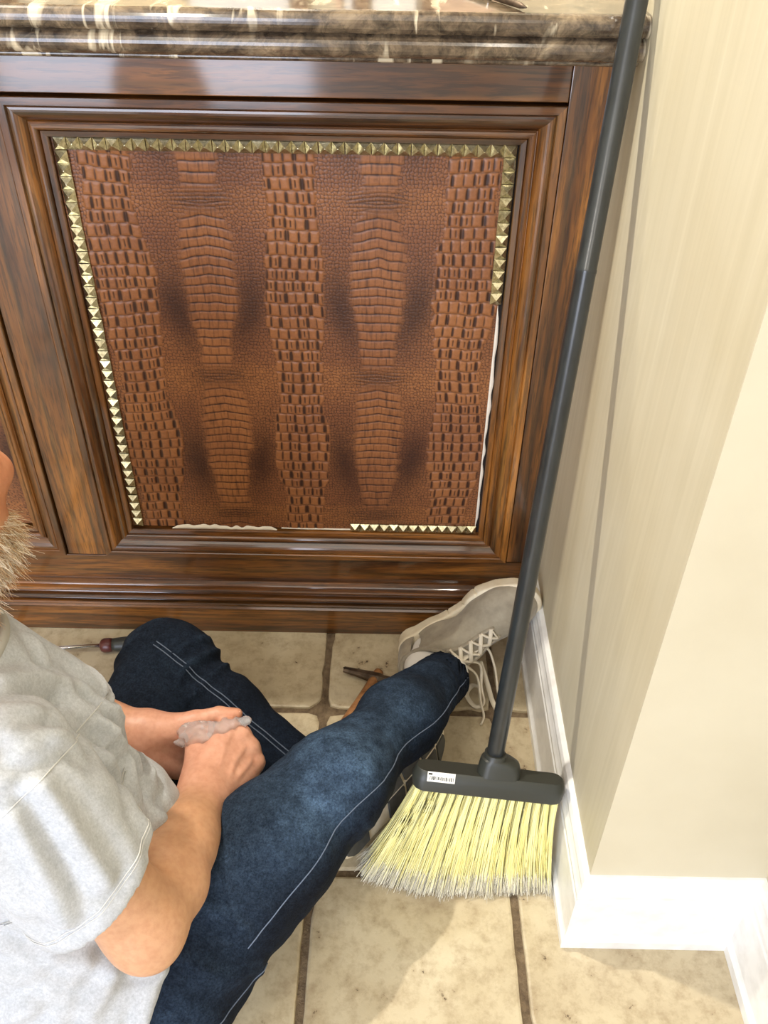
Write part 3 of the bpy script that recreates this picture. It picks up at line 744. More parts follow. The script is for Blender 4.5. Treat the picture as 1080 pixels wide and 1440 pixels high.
# --- body: head, neck, torso core, arms and hands as one continuous surface
H_ = 0.0026
bodyF = Field((-1.02, -0.90, 0.10), (-0.42, -0.30, 1.00), H_)
F_ = nrm((0.14, 0.95, -0.28)); U_ = A3(-0.22, 0, 1); U_ = nrm(U_-F_*(U_@F_)); R_ = np.cross(F_, U_)       # head axes: forward, up, right
HC = A3(-0.714, -0.560, 0.788)
hp = lambda f, r, u: HC+F_*f+R_*r+U_*u
HR = np.array([F_, R_, U_])
bodyF.ell(hp(-0.008, 0, 0.035), (0.098, 0.077, 0.092), HR, 0.01)
bodyF.ell(hp(0.022, 0, -0.030), (0.074, 0.064, 0.085), HR, 0.03)
bodyF.cone(hp(0.060, 0.018, -0.088), hp(-0.010, 0.052, -0.050), 0.024, 0.020, 0.03); bodyF.cone(hp(0.060, -0.018, -0.088), hp(-0.010, -0.052, -0.050), 0.024, 0.020, 0.03)
bodyF.ell(hp(0.074, 0, -0.094), (0.022, 0.024, 0.019), HR, 0.02)
bodyF.cone(hp(0.082, 0.022, 0.024), hp(0.082, -0.022, 0.024), 0.013, 0.013, 0.02)           # brow
bodyF.cone(hp(0.090, 0, 0.006), hp(0.107, 0, -0.026), 0.008, 0.0125, 0.012)                  # nose
for r in (-1, 1):
    bodyF.ell(hp(0.096, 0.012*r, -0.030), (0.010, 0.008, 0.008), HR, 0.008)
    bodyF.ell(hp(0.088, 0.031*r, 0.006), (0.014, 0.016, 0.012), HR, 0.012, True)               # eye sockets
    bodyF.ell(hp(0.068, 0.044*r, -0.022), (0.022, 0.020, 0.018), HR, 0.02)                     # cheeks
    bodyF.ell(hp(-0.012, 0.077*r, -0.005), (0.019, 0.009, 0.031), HR, 0.006); bodyF.ell(hp(-0.008, 0.086*r, 0.000), (0.010, 0.006, 0.017), HR, 0.005, True)
bodyF.cone(hp(0.090, 0.018, -0.055), hp(0.090, -0.018, -0.055), 0.007, 0.007, 0.008); bodyF.cone(hp(0.086, 0.017, -0.068), hp(0.086, -0.017, -0.068), 0.0075, 0.0075, 0.008)
bodyF.cone(hp(0.100, 0.022, -0.0615), hp(0.100, -0.022, -0.0615), 0.0022, 0.0022, 0.004, sub=True)
bodyF.cone(NECK+A3(0.005, -0.01, -0.03), hp(-0.022, 0, -0.055), 0.062, 0.055, 0.03)
# torso core (under the shirt)
bodyF.cone(PEL+A3(0, 0, 0.10), A3(-0.715, -0.610, 0.47), 0.095, 0.100, 0.04); bodyF.cone(SH_L, SH_R, 0.046, 0.046, 0.03); bodyF.cone(NECK, A3(-0.72, -0.61, 0.45), 0.055, 0.095, 0.04)
for S, E, W in ((SH_R, EL_R, WR_R), (SH_L, EL_L, WR_L)):
    bodyF.cone(S, E, 0.046, 0.043, 0.02); mid = S*0.45+E*0.55
    d = nrm(W-E); m1 = E+(W-E)*0.28
    bodyF.cone(E-d*0.004, m1, 0.041, 0.0465, 0.02); bodyF.cone(m1, E+(W-E)*0.62, 0.0465, 0.037, 0.02)
    bodyF.cone(E+(W-E)*0.55, W, 0.039, 0.0285, 0.02, flat=((1, 0.2, 0.3), 1.05))
    bodyF.ell(E+A3(0.006, -0.016, -0.012), (0.026, 0.026, 0.026), None, 0.02)

def hand(Fd, W, hx, hy0, mirror, fl, thumb, spread=1.0, sc_=1.0):
    """fl: per finger (mcp, pip, dip, splay) degrees, index..little; returns finger tips and axes"""
    hx = nrm(hx); hy = nrm(np.array(hy0)-hx*(np.array(hy0)@hx)); hz = np.cross(hx, hy)*(1 if not mirror else -1)   # hy: thumb side, hz: back of the hand
    L = lambda x, y, z: W+(hx*x+hy*y+hz*z)*sc_
    mcp = [(0.093, 0.029, 0.001), (0.097, 0.008, 0.004), (0.092, -0.013, 0.002), (0.083, -0.032, -0.003)]
    ln = [(0.046, 0.027, 0.021), (0.050, 0.031, 0.022), (0.047, 0.029, 0.022), (0.037, 0.022, 0.019)]
    ra = [(0.0105, 0.0092, 0.0083, 0.0068), (0.0108, 0.0095, 0.0085, 0.0070), (0.0102, 0.0090, 0.0080, 0.0067), (0.0090, 0.0078, 0.0070, 0.0060)]
    # palm
    for i, m in enumerate(mcp):
        Fd.cone(L(0.006, m[1]*0.55, 0), L(m[0], m[1], m[2]-0.003), 0.0165, 0.0125, 0.018)
    Fd.cone(L(0.0, 0.012, 0), L(0.0, -0.012, 0), 0.022, 0.021, 0.02)
    Fd.ell(L(0.050, -0.004, -0.008), (0.044, 0.036, 0.015), np.array([hx, hy, hz]), 0.018)
    Fd.cone(L(0.018, -0.026, -0.011), L(0.058, -0.032, -0.010), 0.0165, 0.0135, 0.015)          # hypothenar
    tips = []; chains = []
    for m, l, r, (a1, a2, a3, sp) in zip(mcp, ln, ra, fl):
        P = [L(*m)]; ang = 0; fwd0 = nrm(hx*math.cos(math.radians(sp))+hy*math.sin(math.radians(sp)))
        for a, le in zip((a1, a2, a3), l):
            ang += math.radians(a); P.append(P[-1]+(fwd0*math.cos(ang)-hz*math.sin(ang))*le*sc_)
        for i in range(3):
            Fd.cone(P[i], P[i+1], r[i]*sc_, r[i+1]*sc_, 0.004 if i else 0.008)
        Fd.ell(P[1]+hz*0.001, (r[1]*1.06,)*3, None, 0.004); Fd.ell(P[0]+hz*0.003, (r[0]*1.08,)*3, None, 0.010)
        tips.append(P[-1]); chains.append(P)
    T = [L(*t) for t in thumb]
    Fd.cone(T[0], T[1], 0.0175, 0.0130, 0.016); Fd.cone(T[1], T[2], 0.0122, 0.0108, 0.005); Fd.cone(T[2], T[3], 0.0108, 0.0080, 0.004)
    Fd.ell(L(0.034, 0.022, -0.012), (0.028, 0.017, 0.017), np.array([hx, hy, hz]), 0.008)       # thenar
    return L, chains, T, (hx, hy, hz)
# right hand: half-pronated fist closing on the plastic; left hand: palm up, cupped below
LR, chR, tR, axR = hand(bodyF, WR_R, (0.40, 0.91, -0.02), (-0.70, 0.34, 0.50), False,
    [(58, 72, 42, 3), (66, 78, 42, 0), (70, 82, 42, -3), (72, 82, 42, -6)], [(0.022, 0.026, -0.012), (0.056, 0.046, -0.026), (0.088, 0.042, -0.030), (0.112, 0.030, -0.036)])
LL, chL, tL, axL = hand(bodyF, WR_L, (0.88, 0.10, -0.46), (0.30, 0.45, 0.84), True,
    [(30, 45, 30, 2), (34, 50, 30, 0), (40, 56, 32, -2), (46, 62, 34, -4)], [(0.024, 0.024, -0.010), (0.056, 0.048, -0.014), (0.084, 0.066, -0.018), (0.106, 0.076, -0.024)])
# veins and tendons on the back of the right hand
for pts in ([(0.012, 0.004, 0.0195), (0.040, 0.010, 0.0165), (0.066, 0.020, 0.0135), (0.085, 0.022, 0.0125)], [(0.030, -0.010, 0.0185), (0.055, -0.004, 0.0165), (0.078, -0.004, 0.0145)],
            [(0.040, 0.010, 0.0165), (0.056, -0.004, 0.0160)], [(0.010, -0.014, 0.0185), (0.046, -0.020, 0.0150), (0.072, -0.022, 0.0125)]):
    for a, b in zip(pts, pts[1:]): bodyF.cone(LR(*a), LR(*b), 0.0036, 0.0030, 0.004)
Vb, Fb = bodyF.mesh(); Vb = relax(Vb, Fb, 2, 0.4)
def near(V, pts, r):
    d = np.min([np.linalg.norm(V-p, axis=1) for p in pts], axis=0); return 1-sstep(r*0.5, r, d)
tanc = A3(*srgb(206, 158, 122)[:3]); pink = A3(*srgb(222, 164, 142)[:3]); red = A3(*srgb(204, 130, 98)[:3])
mixc = lambda a, b, f: a*(1-f[:, None])+b*f[:, None]
cb = np.tile(tanc, (len(Vb), 1))
hands = near(Vb, [WR_L+axL[0]*0.05, WR_R+axR[0]*0.05, WR_L+axL[0]*0.11], 0.11)
cb = mixc(cb, pink, hands*0.55); cb = mixc(cb, pink, near(Vb, [WR_L+axL[0]*0.05], 0.16)*0.5)
cb = mixc(cb, red, near(Vb, [p for ch in chL+chR for p in ch[2:]]+[tR[3], tL[3]], 0.022)*0.35)
cb = mixc(cb, red, near(Vb, [hp(0.10, 0, -0.02), hp(0.06, 0.05, -0.02), hp(0.06, -0.05, -0.02), hp(0, 0.08, 0), hp(0, -0.08, 0), NECK+A3(0.04, 0.05, 0.02)], 0.07)*0.65)
cb *= (1+0.07*vnoise(Vb[:, 0]*45, Vb[:, 1]*45, Vb[:, 2]*45, 5))[:, None]
body = link('body', mesh_np('body', Vb, Fb, cb), M_skin, person, True)
for r in (-1, 1):
    bm = bmesh.new(); bmesh.ops.create_uvsphere(bm, u_segments=20, v_segments=14, radius=0.0118, matrix=Matrix.Translation(Vector(hp(0.0745, 0.031*r, 0.004))))
    eye = link('eye', bm_mesh('eye', bm), M_sock, person, True)
    bm = bmesh.new(); bmesh.ops.create_uvsphere(bm, u_segments=14, v_segments=10, radius=0.0058, matrix=Matrix.Translation(Vector(hp(0.0815, 0.031*r, 0.003))))
    link('iris', bm_mesh('iris', bm), M_outsole, eye, True)
# nails
def nail(p0, p1, up, w_):
    d = nrm(p1-p0); up = nrm(up-d*(up@d)); sd = np.cross(d, up); bm = bmesh.new(); c = p1+d*0.000+up*0.0062; g = []
    for i in range(5):
        row = []
        for j in range(5):
            a = (j-2)/2; t = (i-2)/2; row.append(bm.verts.new(c+sd*a*w_*(1-0.15*abs(t))+d*t*0.0052-up*(0.0022*a*a+0.0006*t*t)))
        g.append(row)
    for i in range(4):
        for j in range(4): bm.faces.new((g[i][j], g[i+1][j], g[i+1][j+1], g[i][j+1]))
    return link('fingernail', bm_mesh('fingernail', bm), M_nail, body, True)
M_nail = plain('fingernail', srgb(226, 176, 156), 0.3)
for ch, ax in ((chR, axR), (chL, axL)):
    for P in ch:
        d = nrm(P[3]-P[2]); up = nrm(np.cross(np.cross(d, P[1]-P[2]), d)); up = up if up@(P[2]-(P[1]+P[3])/2) > 0 else -up
        nail(P[2], P[3], up, 0.0052)
nail(tL[2], tL[3], A3(0, 0.6, 0.8), 0.0062)

# --- beard, moustache and short hair as fine strands rooted on the head
bvh = BVHTree.FromPolygons([tuple(v) for v in Vb], [tuple(f) for f in Fb])
def hairs(name, N, region, length, curl, droop, cols, rad=0.00032):
    P0, D0 = [], []
    tries = 0
    while len(P0) < N and tries < N*12:
        tries += 1
        dv = rng.normal(size=3); dv /= np.linalg.norm(dv)
        hit = bvh.ray_cast(Vector(HC+dv*0.30+A3(0, 0, -0.03)), Vector(-dv))
        if hit[0] is None: continue
        p = np.array(hit[0]); q = p-HC; f, r, u = q@F_, q@R_, q@U_
        wgt = region(f, r, u)
        if rng.random() < wgt: P0.append(p); D0.append(np.array(hit[1]))
    P0 = np.array(P0); D0 = np.array(D0); n = len(P0); S = 6
    L = length*(0.55+0.6*rng.random(n)); t = np.linspace(0, 1, S)
    side = rng.normal(0, 1, (n, 3)); dirs = D0*0.7+side*0.25
    paths = P0[:, None]-D0[:, None]*0.002+(dirs[:, None]*t[None, :, None]+droop[None, None]*(t**1.6)[None, :, None]+(curl*rng.normal(0, 1, (n, 1, 3)))*(t**2)[None, :, None])*L[:, None, None]
    pick = rng.integers(0, len(cols), n); cc = np.array(cols)[pick][:, None]*(0.75+0.5*rng.random((n, 1, 1)))*np.ones((1, S, 1))
    V, F, c = strands(paths, rad*(1-0.6*t)[None], cc)
    o = link(name, mesh_np(name, V, F, c), M_hair, person); o['kind'] = 'stuff'; return o
hc = [A3(*srgb(*c)[:3]) for c in ((228, 212, 184), (208, 180, 140), (238, 228, 208), (190, 152, 110), (164, 124, 86))]
def r_beard(f, r, u):
    if f < -0.02 or u < -0.15: return 0
    jaw = (u < -0.078) or (abs(r) > 0.040 and u < -0.062 and f < 0.075) or (u < -0.072 and f > 0.05)
    return 1.0 if jaw else 0.0
def r_mous(f, r, u): return 1.0 if (-0.056 < u < -0.040 and abs(r) < 0.034 and f > 0.07) else 0.0
def r_hair(f, r, u): return 1.0 if (u > 0.075 or (f < 0.03 and u > 0.02) or (f < -0.02 and u > -0.06)) and not (f > 0.075 and u < 0.08) else 0.0
hairs('beard', 3600, r_beard, 0.015, 0.30, -U_*0.8+F_*0.10, hc)
hairs('moustache', 900, r_mous, 0.011, 0.15, -U_*0.8, hc[:3])
hairs('hair', 9000, r_hair, 0.016, 0.15, -U_*0.25-F_*0.45, hc[1:])

# --- jeans
jF = Field((-0.98, -1.02, -0.02), (-0.09, -0.10, 0.36), 0.0052)
jF.ell(PEL, (0.165, 0.15, 0.120), np.array([nrm((0.80, -0.60, 0)), nrm((0.60, 0.80, 0)), (0, 0, 1.0)]), 0.03)
def limb(P, R, k=0.03):
    for (a, b), (ra, rb) in zip(zip(P, P[1:]), zip(R, R[1:])): jF.cone(a, b, ra, rb, k)
lerp = lambda a, b, t: a+(b-a)*t
limb([HIP_R, MID_R, KN_R, CALF_R, AN_R], [0.090, 0.076, 0.061, 0.052, 0.047], 0.05)
limb([HIP_L, lerp(HIP_L, KN_L, 0.5)+A3(0, 0, -0.004), KN_L], [0.094, 0.080, 0.072])
limb([KN_L, lerp(KN_L, AN_L, 0.4), AN_L+A3(-0.02, 0.012, 0.0)], [0.069, 0.056, 0.050])
hemR = nrm(AN_R-CALF_R); hemC = AN_R-hemR*0.004
jF.plane(hemC, hemR, 0.0, ((-0.30, -0.26, -0.02), (-0.09, -0.05, 0.22)))
jF.cone(hemC-hemR*0.07, hemC+hemR*0.03, 0.0405, 0.0425, 0.0, sub=True)
jF.plane((0, 0, 0.003), (0, 0, -1))
Vj, Fj = jF.mesh(); Vj = relax(Vj, Fj, 2, 0.5); Nj = vnormals(Vj, Fj)
def axis_param(V, P):
    """distance along a polyline and offset from it"""
    best = np.full(len(V), 9.0); s_out = np.zeros(len(V)); acc = 0
    for a, b in zip(P, P[1:]):
        ab = b-a; L = np.linalg.norm(ab); t = np.clip(((V-a)@ab)/(L*L), 0, 1); d = np.linalg.norm(V-(a+t[:, None]*ab), axis=1); m = d < best
        best = np.where(m, d, best); s_out = np.where(m, acc+t*L, s_out); acc += L
    return s_out, best
sR, dR = axis_param(Vj, [HIP_R, MID_R, KN_R, CALF_R, AN_R]); sL, dL = axis_param(Vj, [HIP_L, KN_L, AN_L]); onR = dR < dL
ss_ = np.where(onR, sR, sL)
folds = np.zeros(len(Vj))
bend = np.where(onR, np.exp(-((sR-0.045)/0.07)**2)+0.30*np.exp(-((sR-0.28)/0.07)**2)+0.7*np.exp(-((sR-0.58)/0.06)**2), 0.8*np.exp(-((sL-0.08)/0.10)**2)+0.8*np.exp(-((sL-0.40)/0.08)**2))
ang = vnoise(Vj[:, 0]*7, Vj[:, 1]*7, Vj[:, 2]*9, 12)
ridge = lambda x: 1-2*np.abs(x)
folds += bend*0.0075*ridge(vnoise(ss_*26+ang*1.6, Vj[:, 2]*9+Vj[:, 0]*5, Vj[:, 1]*4, 31))
folds += 0.0026*vnoise(Vj[:, 0]*17, Vj[:, 1]*17, Vj[:, 2]*22, 33)+0.0016*vnoise(Vj[:, 0]*48, Vj[:, 1]*48, Vj[:, 2]*48, 34)
keep = sstep(0.0, 0.02, Vj[:, 2])*sstep(0.012, 0.06, np.abs((Vj-AN_R)@nrm(AN_R-CALF_R))+np.maximum(0, np.linalg.norm(Vj-AN_R, axis=1)-0.07))
Vj = Vj+Nj*(folds*keep)[:, None]; Vj[:, 2] = np.maximum(Vj[:, 2], 0.002)
indigo = A3(*srgb(23, 32, 46)[:3]); fade_lit = A3(*srgb(78, 102, 130)[:3]); deepb = A3(*srgb(16, 20, 28)[:3])
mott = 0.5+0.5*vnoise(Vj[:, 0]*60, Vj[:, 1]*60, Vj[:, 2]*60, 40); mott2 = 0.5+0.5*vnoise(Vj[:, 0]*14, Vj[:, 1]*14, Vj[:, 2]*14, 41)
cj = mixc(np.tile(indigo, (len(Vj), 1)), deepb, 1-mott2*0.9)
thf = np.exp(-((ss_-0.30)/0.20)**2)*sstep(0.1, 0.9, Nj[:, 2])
cj = mixc(cj, fade_lit, np.clip(np.where(onR, 1.0, 0.10)*thf*(0.22+0.75*mott*mott2), 0, 0.9))  # thigh wear plus painted light: right leg lightened, left kept dark as shaded
cj = mixc(cj, fade_lit, np.clip(bend*0.0+0.10*(folds > 0.004)*mott, 0, 1))
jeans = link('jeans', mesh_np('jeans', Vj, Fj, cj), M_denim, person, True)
jb = BVHTree.FromPolygons([tuple(v) for v in Vj], [tuple(f) for f in Fj])
def seam(P, offdir, name='seam', gap=0.0, r=0.0008, n=60, lift=0.0006):
    P = spline(P, 12); T = np.gradient(P, axis=0); out = []
    for p, t in zip(P, T):
        t = nrm(t); o = np.array(offdir, float); o = nrm(o-t*(o@t)); sd = np.cross(t, o)
        h = jb.ray_cast(Vector(p+o*0.25+sd*gap), Vector(-o))
        if h[0] is not None and h[0].z > 0.004: out.append(np.array(h[0])+np.array(h[1])*lift)
    if len(out) > 4:
        link(name, tubemesh(name, [(np.array(out), r)], 6), M_stitch, jeans, True)
seam([lerp(HIP_R, MID_R, 0.45), MID_R, KN_R, CALF_R, AN_R-hemR*0.012], (0.62, -0.50, 0.46))
for g in (-0.003, 0.004): seam([lerp(KN_L, AN_L, -0.06), lerp(KN_L, AN_L, 0.35), lerp(KN_L, AN_L, 0.85)], (0.05, -0.25, 0.97), gap=g, r=0.0009)
seam([PEL+A3(0.10, -0.10, 0.0), PEL+A3(0.15, -0.06, 0.0), PEL+A3(0.19, -0.01, 0.0)], (0.55, -0.75, 0.55))
# hem roll
e1 = nrm(np.cross(hemR, (0, 0, 1.0))); e2 = np.cross(hemR, e1)
ring = lambda c, r: np.array([c+(e1*math.cos(a)+e2*math.sin(a))*r for a in np.linspace(0, 2*np.pi, 40)])
link('hem', tubemesh('hem', [(ring(hemC-hemR*0.002, 0.0490), 0.0022)], 8), M_hem, jeans, True) if False else None

# --- t-shirt
sF = Field((-1.10, -1.02, 0.02), (-0.45, -0.26, 0.72), 0.0046)
latd = nrm((0.80, -0.60, 0)); fwd = nrm((0.60, 0.80, 0))
RB = np.array([latd, fwd, (0, 0, 1.0)])
sF.ell(PEL+A3(-0.012, -0.004, 0.035), (0.158, 0.152, 0.12), RB, 0.05)
sF.ell(A3(-0.672, -0.616, 0.255), (0.150, 0.155, 0.14), RB, 0.07)
sF.ell(A3(-0.716, -0.606, 0.40), (0.162, 0.132, 0.17), RB, 0.07)
sF.cone(SH_L+A3(0.02, -0.01, 0.000), SH_R+A3(-0.02, 0.01, 0.000), 0.060, 0.060, 0.06)
sF.cone(NECK+A3(0, 0, -0.03), A3(-0.715, -0.61, 0.45), 0.080, 0.13, 0.06)
ad = nrm(EL_R-SH_R); adL = nrm(EL_L-SH_L)
HEM = SH_R+(EL_R-SH_R)*0.66; HEML = EL_L+(SH_L-EL_L)*0.30
hn_ = nrm(ad+A3(0.22, 0.02, 0.0))
for S_, H0, n_, a_d in ((SH_R, HEM, hn_, ad), (SH_L, HEML, adL, adL)):      # each sleeve is cut and hollowed before it joins the torso
    g = Field(sF.lo, sF.lo+(sF.n-1)*sF.h, sF.h)
    g.cone(S_, H0+a_d*0.03+A3(-0.004, -0.004, -0.006), 0.068, 0.075, 0.02)
    g.plane(H0, n_)
    g.cone(H0-a_d*0.10, H0+a_d*0.06+A3(-0.004, -0.004, -0.006), 0.054, 0.071, 0.004, sub=True)
    m_ = np.minimum(g.v.shape, sF.v.shape); q3 = tuple(slice(0, k) for k in m_)
    a_, b_ = sF.v[q3], g.v[q3]; h_ = np.maximum(0.010-np.abs(a_-b_), 0)/0.010; sF.v[q3] = np.minimum(a_, b_)-h_*h_*0.010*0.25
    del g
NP = nrm(hp(-0.022, 0, -0.055)-NECK)
sF.cone(NECK+NP*0.002, NECK+NP*0.15, 0.074, 0.09, 0.004, sub=True)
sF.plane((0, 0, 0.045), (0, 0, -1))
Vs, Fs = sF.mesh(); Vs = relax(Vs, Fs, 2, 0.5); Ns = vnormals(Vs, Fs)
armd = np.minimum(axis_param(Vs, [SH_R, EL_R])[1], 9)
sa, da = axis_param(Vs, [SH_R, EL_R]); st_, dt_ = axis_param(Vs, [PEL, A3(-0.715, -0.61, 0.45), NECK]); onA = (da < 0.095)*(da < dt_*0.8)
rel = Vs-A3(-0.67, -0.64, 0); phi = np.arctan2(rel@fwd, rel@latd)
fold = np.where(onA, 0.0045*ridge(vnoise(sa*10+phi*0.2, phi*2.2, Vs[:, 2]*5, 51))+0.003*vnoise(Vs[:, 0]*22, Vs[:, 1]*22, Vs[:, 2]*14, 52),
    0.0100*ridge(vnoise(Vs[:, 2]*10+phi*1.6, phi*1.1, Vs[:, 2]*2, 53))*sstep(0.55, 0.30, Vs[:, 2])+0.004*vnoise(Vs[:, 0]*16, Vs[:, 1]*16, Vs[:, 2]*16, 54))
# drag folds running from the arm pit across the shoulder
arm_pit = A3(-0.605, -0.625, 0.47); q_ = Vs-arm_pit; rr_ = np.linalg.norm(q_, axis=1)
fold += 0.013*np.exp(-((rr_-0.09)/0.07)**2)*ridge(vnoise(np.arctan2(q_[:, 2], q_@latd)*3.4, rr_*5, 0*rr_, 55))
# drag folds of the cotton: shoulder, chest edge, sleeve and side, as lines on the body
FOLDS = [[(-0.64, -0.639, 0.614), (-0.629, -0.616, 0.59), (-0.616, -0.596, 0.569), (-0.606, -0.572, 0.527), (-0.586, -0.565, 0.504), (-0.573, -0.559, 0.473)],
    [(-0.621, -0.681, 0.631), (-0.604, -0.675, 0.626), (-0.591, -0.664, 0.615), (-0.604, -0.604, 0.529), (-0.588, -0.59, 0.499), (-0.571, -0.594, 0.48), (-0.561, -0.583, 0.442), (-0.561, -0.572, 0.396), (-0.555, -0.573, 0.367)],
    [(-0.614, -0.701, 0.631), (-0.597, -0.698, 0.627), (-0.582, -0.69, 0.618), (-0.57, -0.686, 0.605), (-0.561, -0.677, 0.586), (-0.549, -0.677, 0.564), (-0.567, -0.614, 0.453)],
    [(-0.643, -0.548, 0.58), (-0.626, -0.563, 0.567), (-0.614, -0.57, 0.545), (-0.595, -0.585, 0.526), (-0.582, -0.588, 0.491), (-0.569, -0.594, 0.459), (-0.557, -0.597, 0.421), (-0.546, -0.61, 0.397), (-0.537, -0.619, 0.365)],
    [(-0.612, -0.552, 0.543), (-0.596, -0.559, 0.52), (-0.58, -0.569, 0.495), (-0.573, -0.564, 0.447), (-0.577, -0.53, 0.339), (-0.542, -0.583, 0.353)],
    [(-0.566, -0.626, 0.482), (-0.563, -0.618, 0.438), (-0.529, -0.672, 0.487), (-0.515, -0.69, 0.482), (-0.506, -0.697, 0.458)],
    [(-0.554, -0.597, 0.414), (-0.546, -0.603, 0.396), (-0.541, -0.601, 0.366), (-0.536, -0.604, 0.348), (-0.532, -0.604, 0.327)],
    [(-0.592, -0.716, 0.621), (-0.576, -0.703, 0.613), (-0.564, -0.684, 0.595), (-0.554, -0.675, 0.572), (-0.569, -0.617, 0.481)],
    [(-0.574, -0.739, 0.587), (-0.563, -0.745, 0.559), (-0.551, -0.752, 0.531), (-0.543, -0.756, 0.501), (-0.532, -0.764, 0.478)],
    [(-0.596, -0.759, 0.574), (-0.588, -0.768, 0.543), (-0.579, -0.778, 0.514), (-0.572, -0.788, 0.49), (-0.568, -0.793, 0.453)],
    [(-0.672, -0.758, 0.33), (-0.657, -0.759, 0.315), (-0.64, -0.762, 0.3), (-0.615, -0.759, 0.299), (-0.592, -0.752, 0.289)],
    [(-0.673, -0.774, 0.303), (-0.651, -0.773, 0.289), (-0.627, -0.773, 0.276), (-0.599, -0.763, 0.279), (-0.573, -0.749, 0.275), (-0.566, -0.744, 0.276), (-0.56, -0.738, 0.276)],
    [(-0.667, -0.793, 0.242), (-0.636, -0.791, 0.263), (-0.613, -0.781, 0.261), (-0.592, -0.769, 0.267), (-0.573, -0.754, 0.269)],
    [(-0.586, -0.79, 0.231), (-0.577, -0.78, 0.241), (-0.569, -0.769, 0.25), (-0.562, -0.755, 0.258), (-0.555, -0.741, 0.266)],
    [(-0.539, -0.78, 0.197), (-0.534, -0.771, 0.211), (-0.528, -0.76, 0.222), (-0.525, -0.749, 0.233), (-0.524, -0.735, 0.235)],
    [(-0.619, -0.8, 0.244), (-0.606, -0.792, 0.244), (-0.593, -0.785, 0.244), (-0.579, -0.771, 0.255), (-0.566, -0.755, 0.262)]]
fold *= 0.6
for P_ in FOLDS:
    dm = np.full(len(Vs), 9.0); P_ = [np.array(p) for p in P_]
    for a, c_ in zip(P_, P_[1:]):
        if np.linalg.norm(c_-a) > 0.072: continue
        t = np.clip(((Vs-a)@(c_-a))/((c_-a)@(c_-a)), 0, 1); dm = np.minimum(dm, np.linalg.norm(Vs-(a+t[:, None]*(c_-a)), axis=1))
    fold += 0.0078*(np.exp(-(dm/0.0095)**2)-0.65*np.exp(-((dm-0.020)/0.0085)**2))
edge_d = np.abs((Vs-HEM)@hn_)
band = (da < 0.11)*(edge_d < 0.019)*((Vs-HEM)@hn_ > -0.03)
Vs = Vs+Ns*(fold+0.0014*band)[:, None]; Vs = relax(Vs, Fs, 2, 0.4); Vs[:, 2] = np.maximum(Vs[:, 2], 0.03)
g0, g1 = A3(*srgb(178, 182, 187)[:3]), A3(*srgb(192, 195, 200)[:3])
hm = 0.5+0.5*vnoise(Vs[:, 0]*130, Vs[:, 1]*130, Vs[:, 2]*130, 60)
shirt = link('t_shirt', mesh_np('t_shirt', Vs, Fs, mixc(np.tile(g0, (len(Vs), 1)), g1, hm)), M_shirt, person, True)
# ribbed collar, sleeve-seam and hem stitching
e1 = nrm(np.cross(NP, (0, 1.0, 0))); e2 = np.cross(NP, e1)
sb = BVHTree.FromPolygons([tuple(v) for v in Vs], [tuple(f) for f in Fs])
cr_ = []
for a in np.linspace(0, 2*np.pi, 72):
    for rr in (0.078, 0.082, 0.086, 0.090, 0.095, 0.10):
        h = sb.ray_cast(Vector(NECK+NP*0.14+(e1*math.cos(a)+e2*math.sin(a))*rr), Vector(-NP))
        if h[0] is not None and (Vector(NECK)-h[0]).length < 0.115: cr_.append(np.array(h[0])); break
cr_ = np.array(cr_[:-1]+cr_[:1])
for _ in range(4): cr_[:-1] = (np.roll(cr_[:-1], 1, 0)+2*cr_[:-1]+np.roll(cr_[:-1], -1, 0))/4; cr_[-1] = cr_[0]
link('collar', tubemesh('collar', [(cr_+NP*0.001, 0.0062)], 10, 1.3), M_collar, shirt, True)
def shirt_ring(name, c, n, R, r=0.0008, lift=0.0004, a0=0, a1=2*np.pi):
    n = nrm(n); a = nrm(np.cross(n, (0, 0, 1.0))); b = np.cross(n, a); out = []
    for t in np.linspace(a0, a1, 70):
        o = a*math.cos(t)+b*math.sin(t); h = sb.ray_cast(Vector(c+o*R), Vector(-o))
        if h[0] is not None: out.append(np.array(h[0])+np.array(h[1])*lift)
    if len(out) > 5: link(name, tubemesh(name, [(np.array(out), r)], 5), M_thread, shirt, True)
shirt_ring('hem_stitch', HEM-hn_*0.019, hn_, 0.14, 0.0006); shirt_ring('hem_stitch', HEM-hn_*0.0225, hn_, 0.14)
shirt_ring('sleeve_seam', SH_R+ad*0.028, nrm(ad+latd*0.7), 0.2, 0.0007)

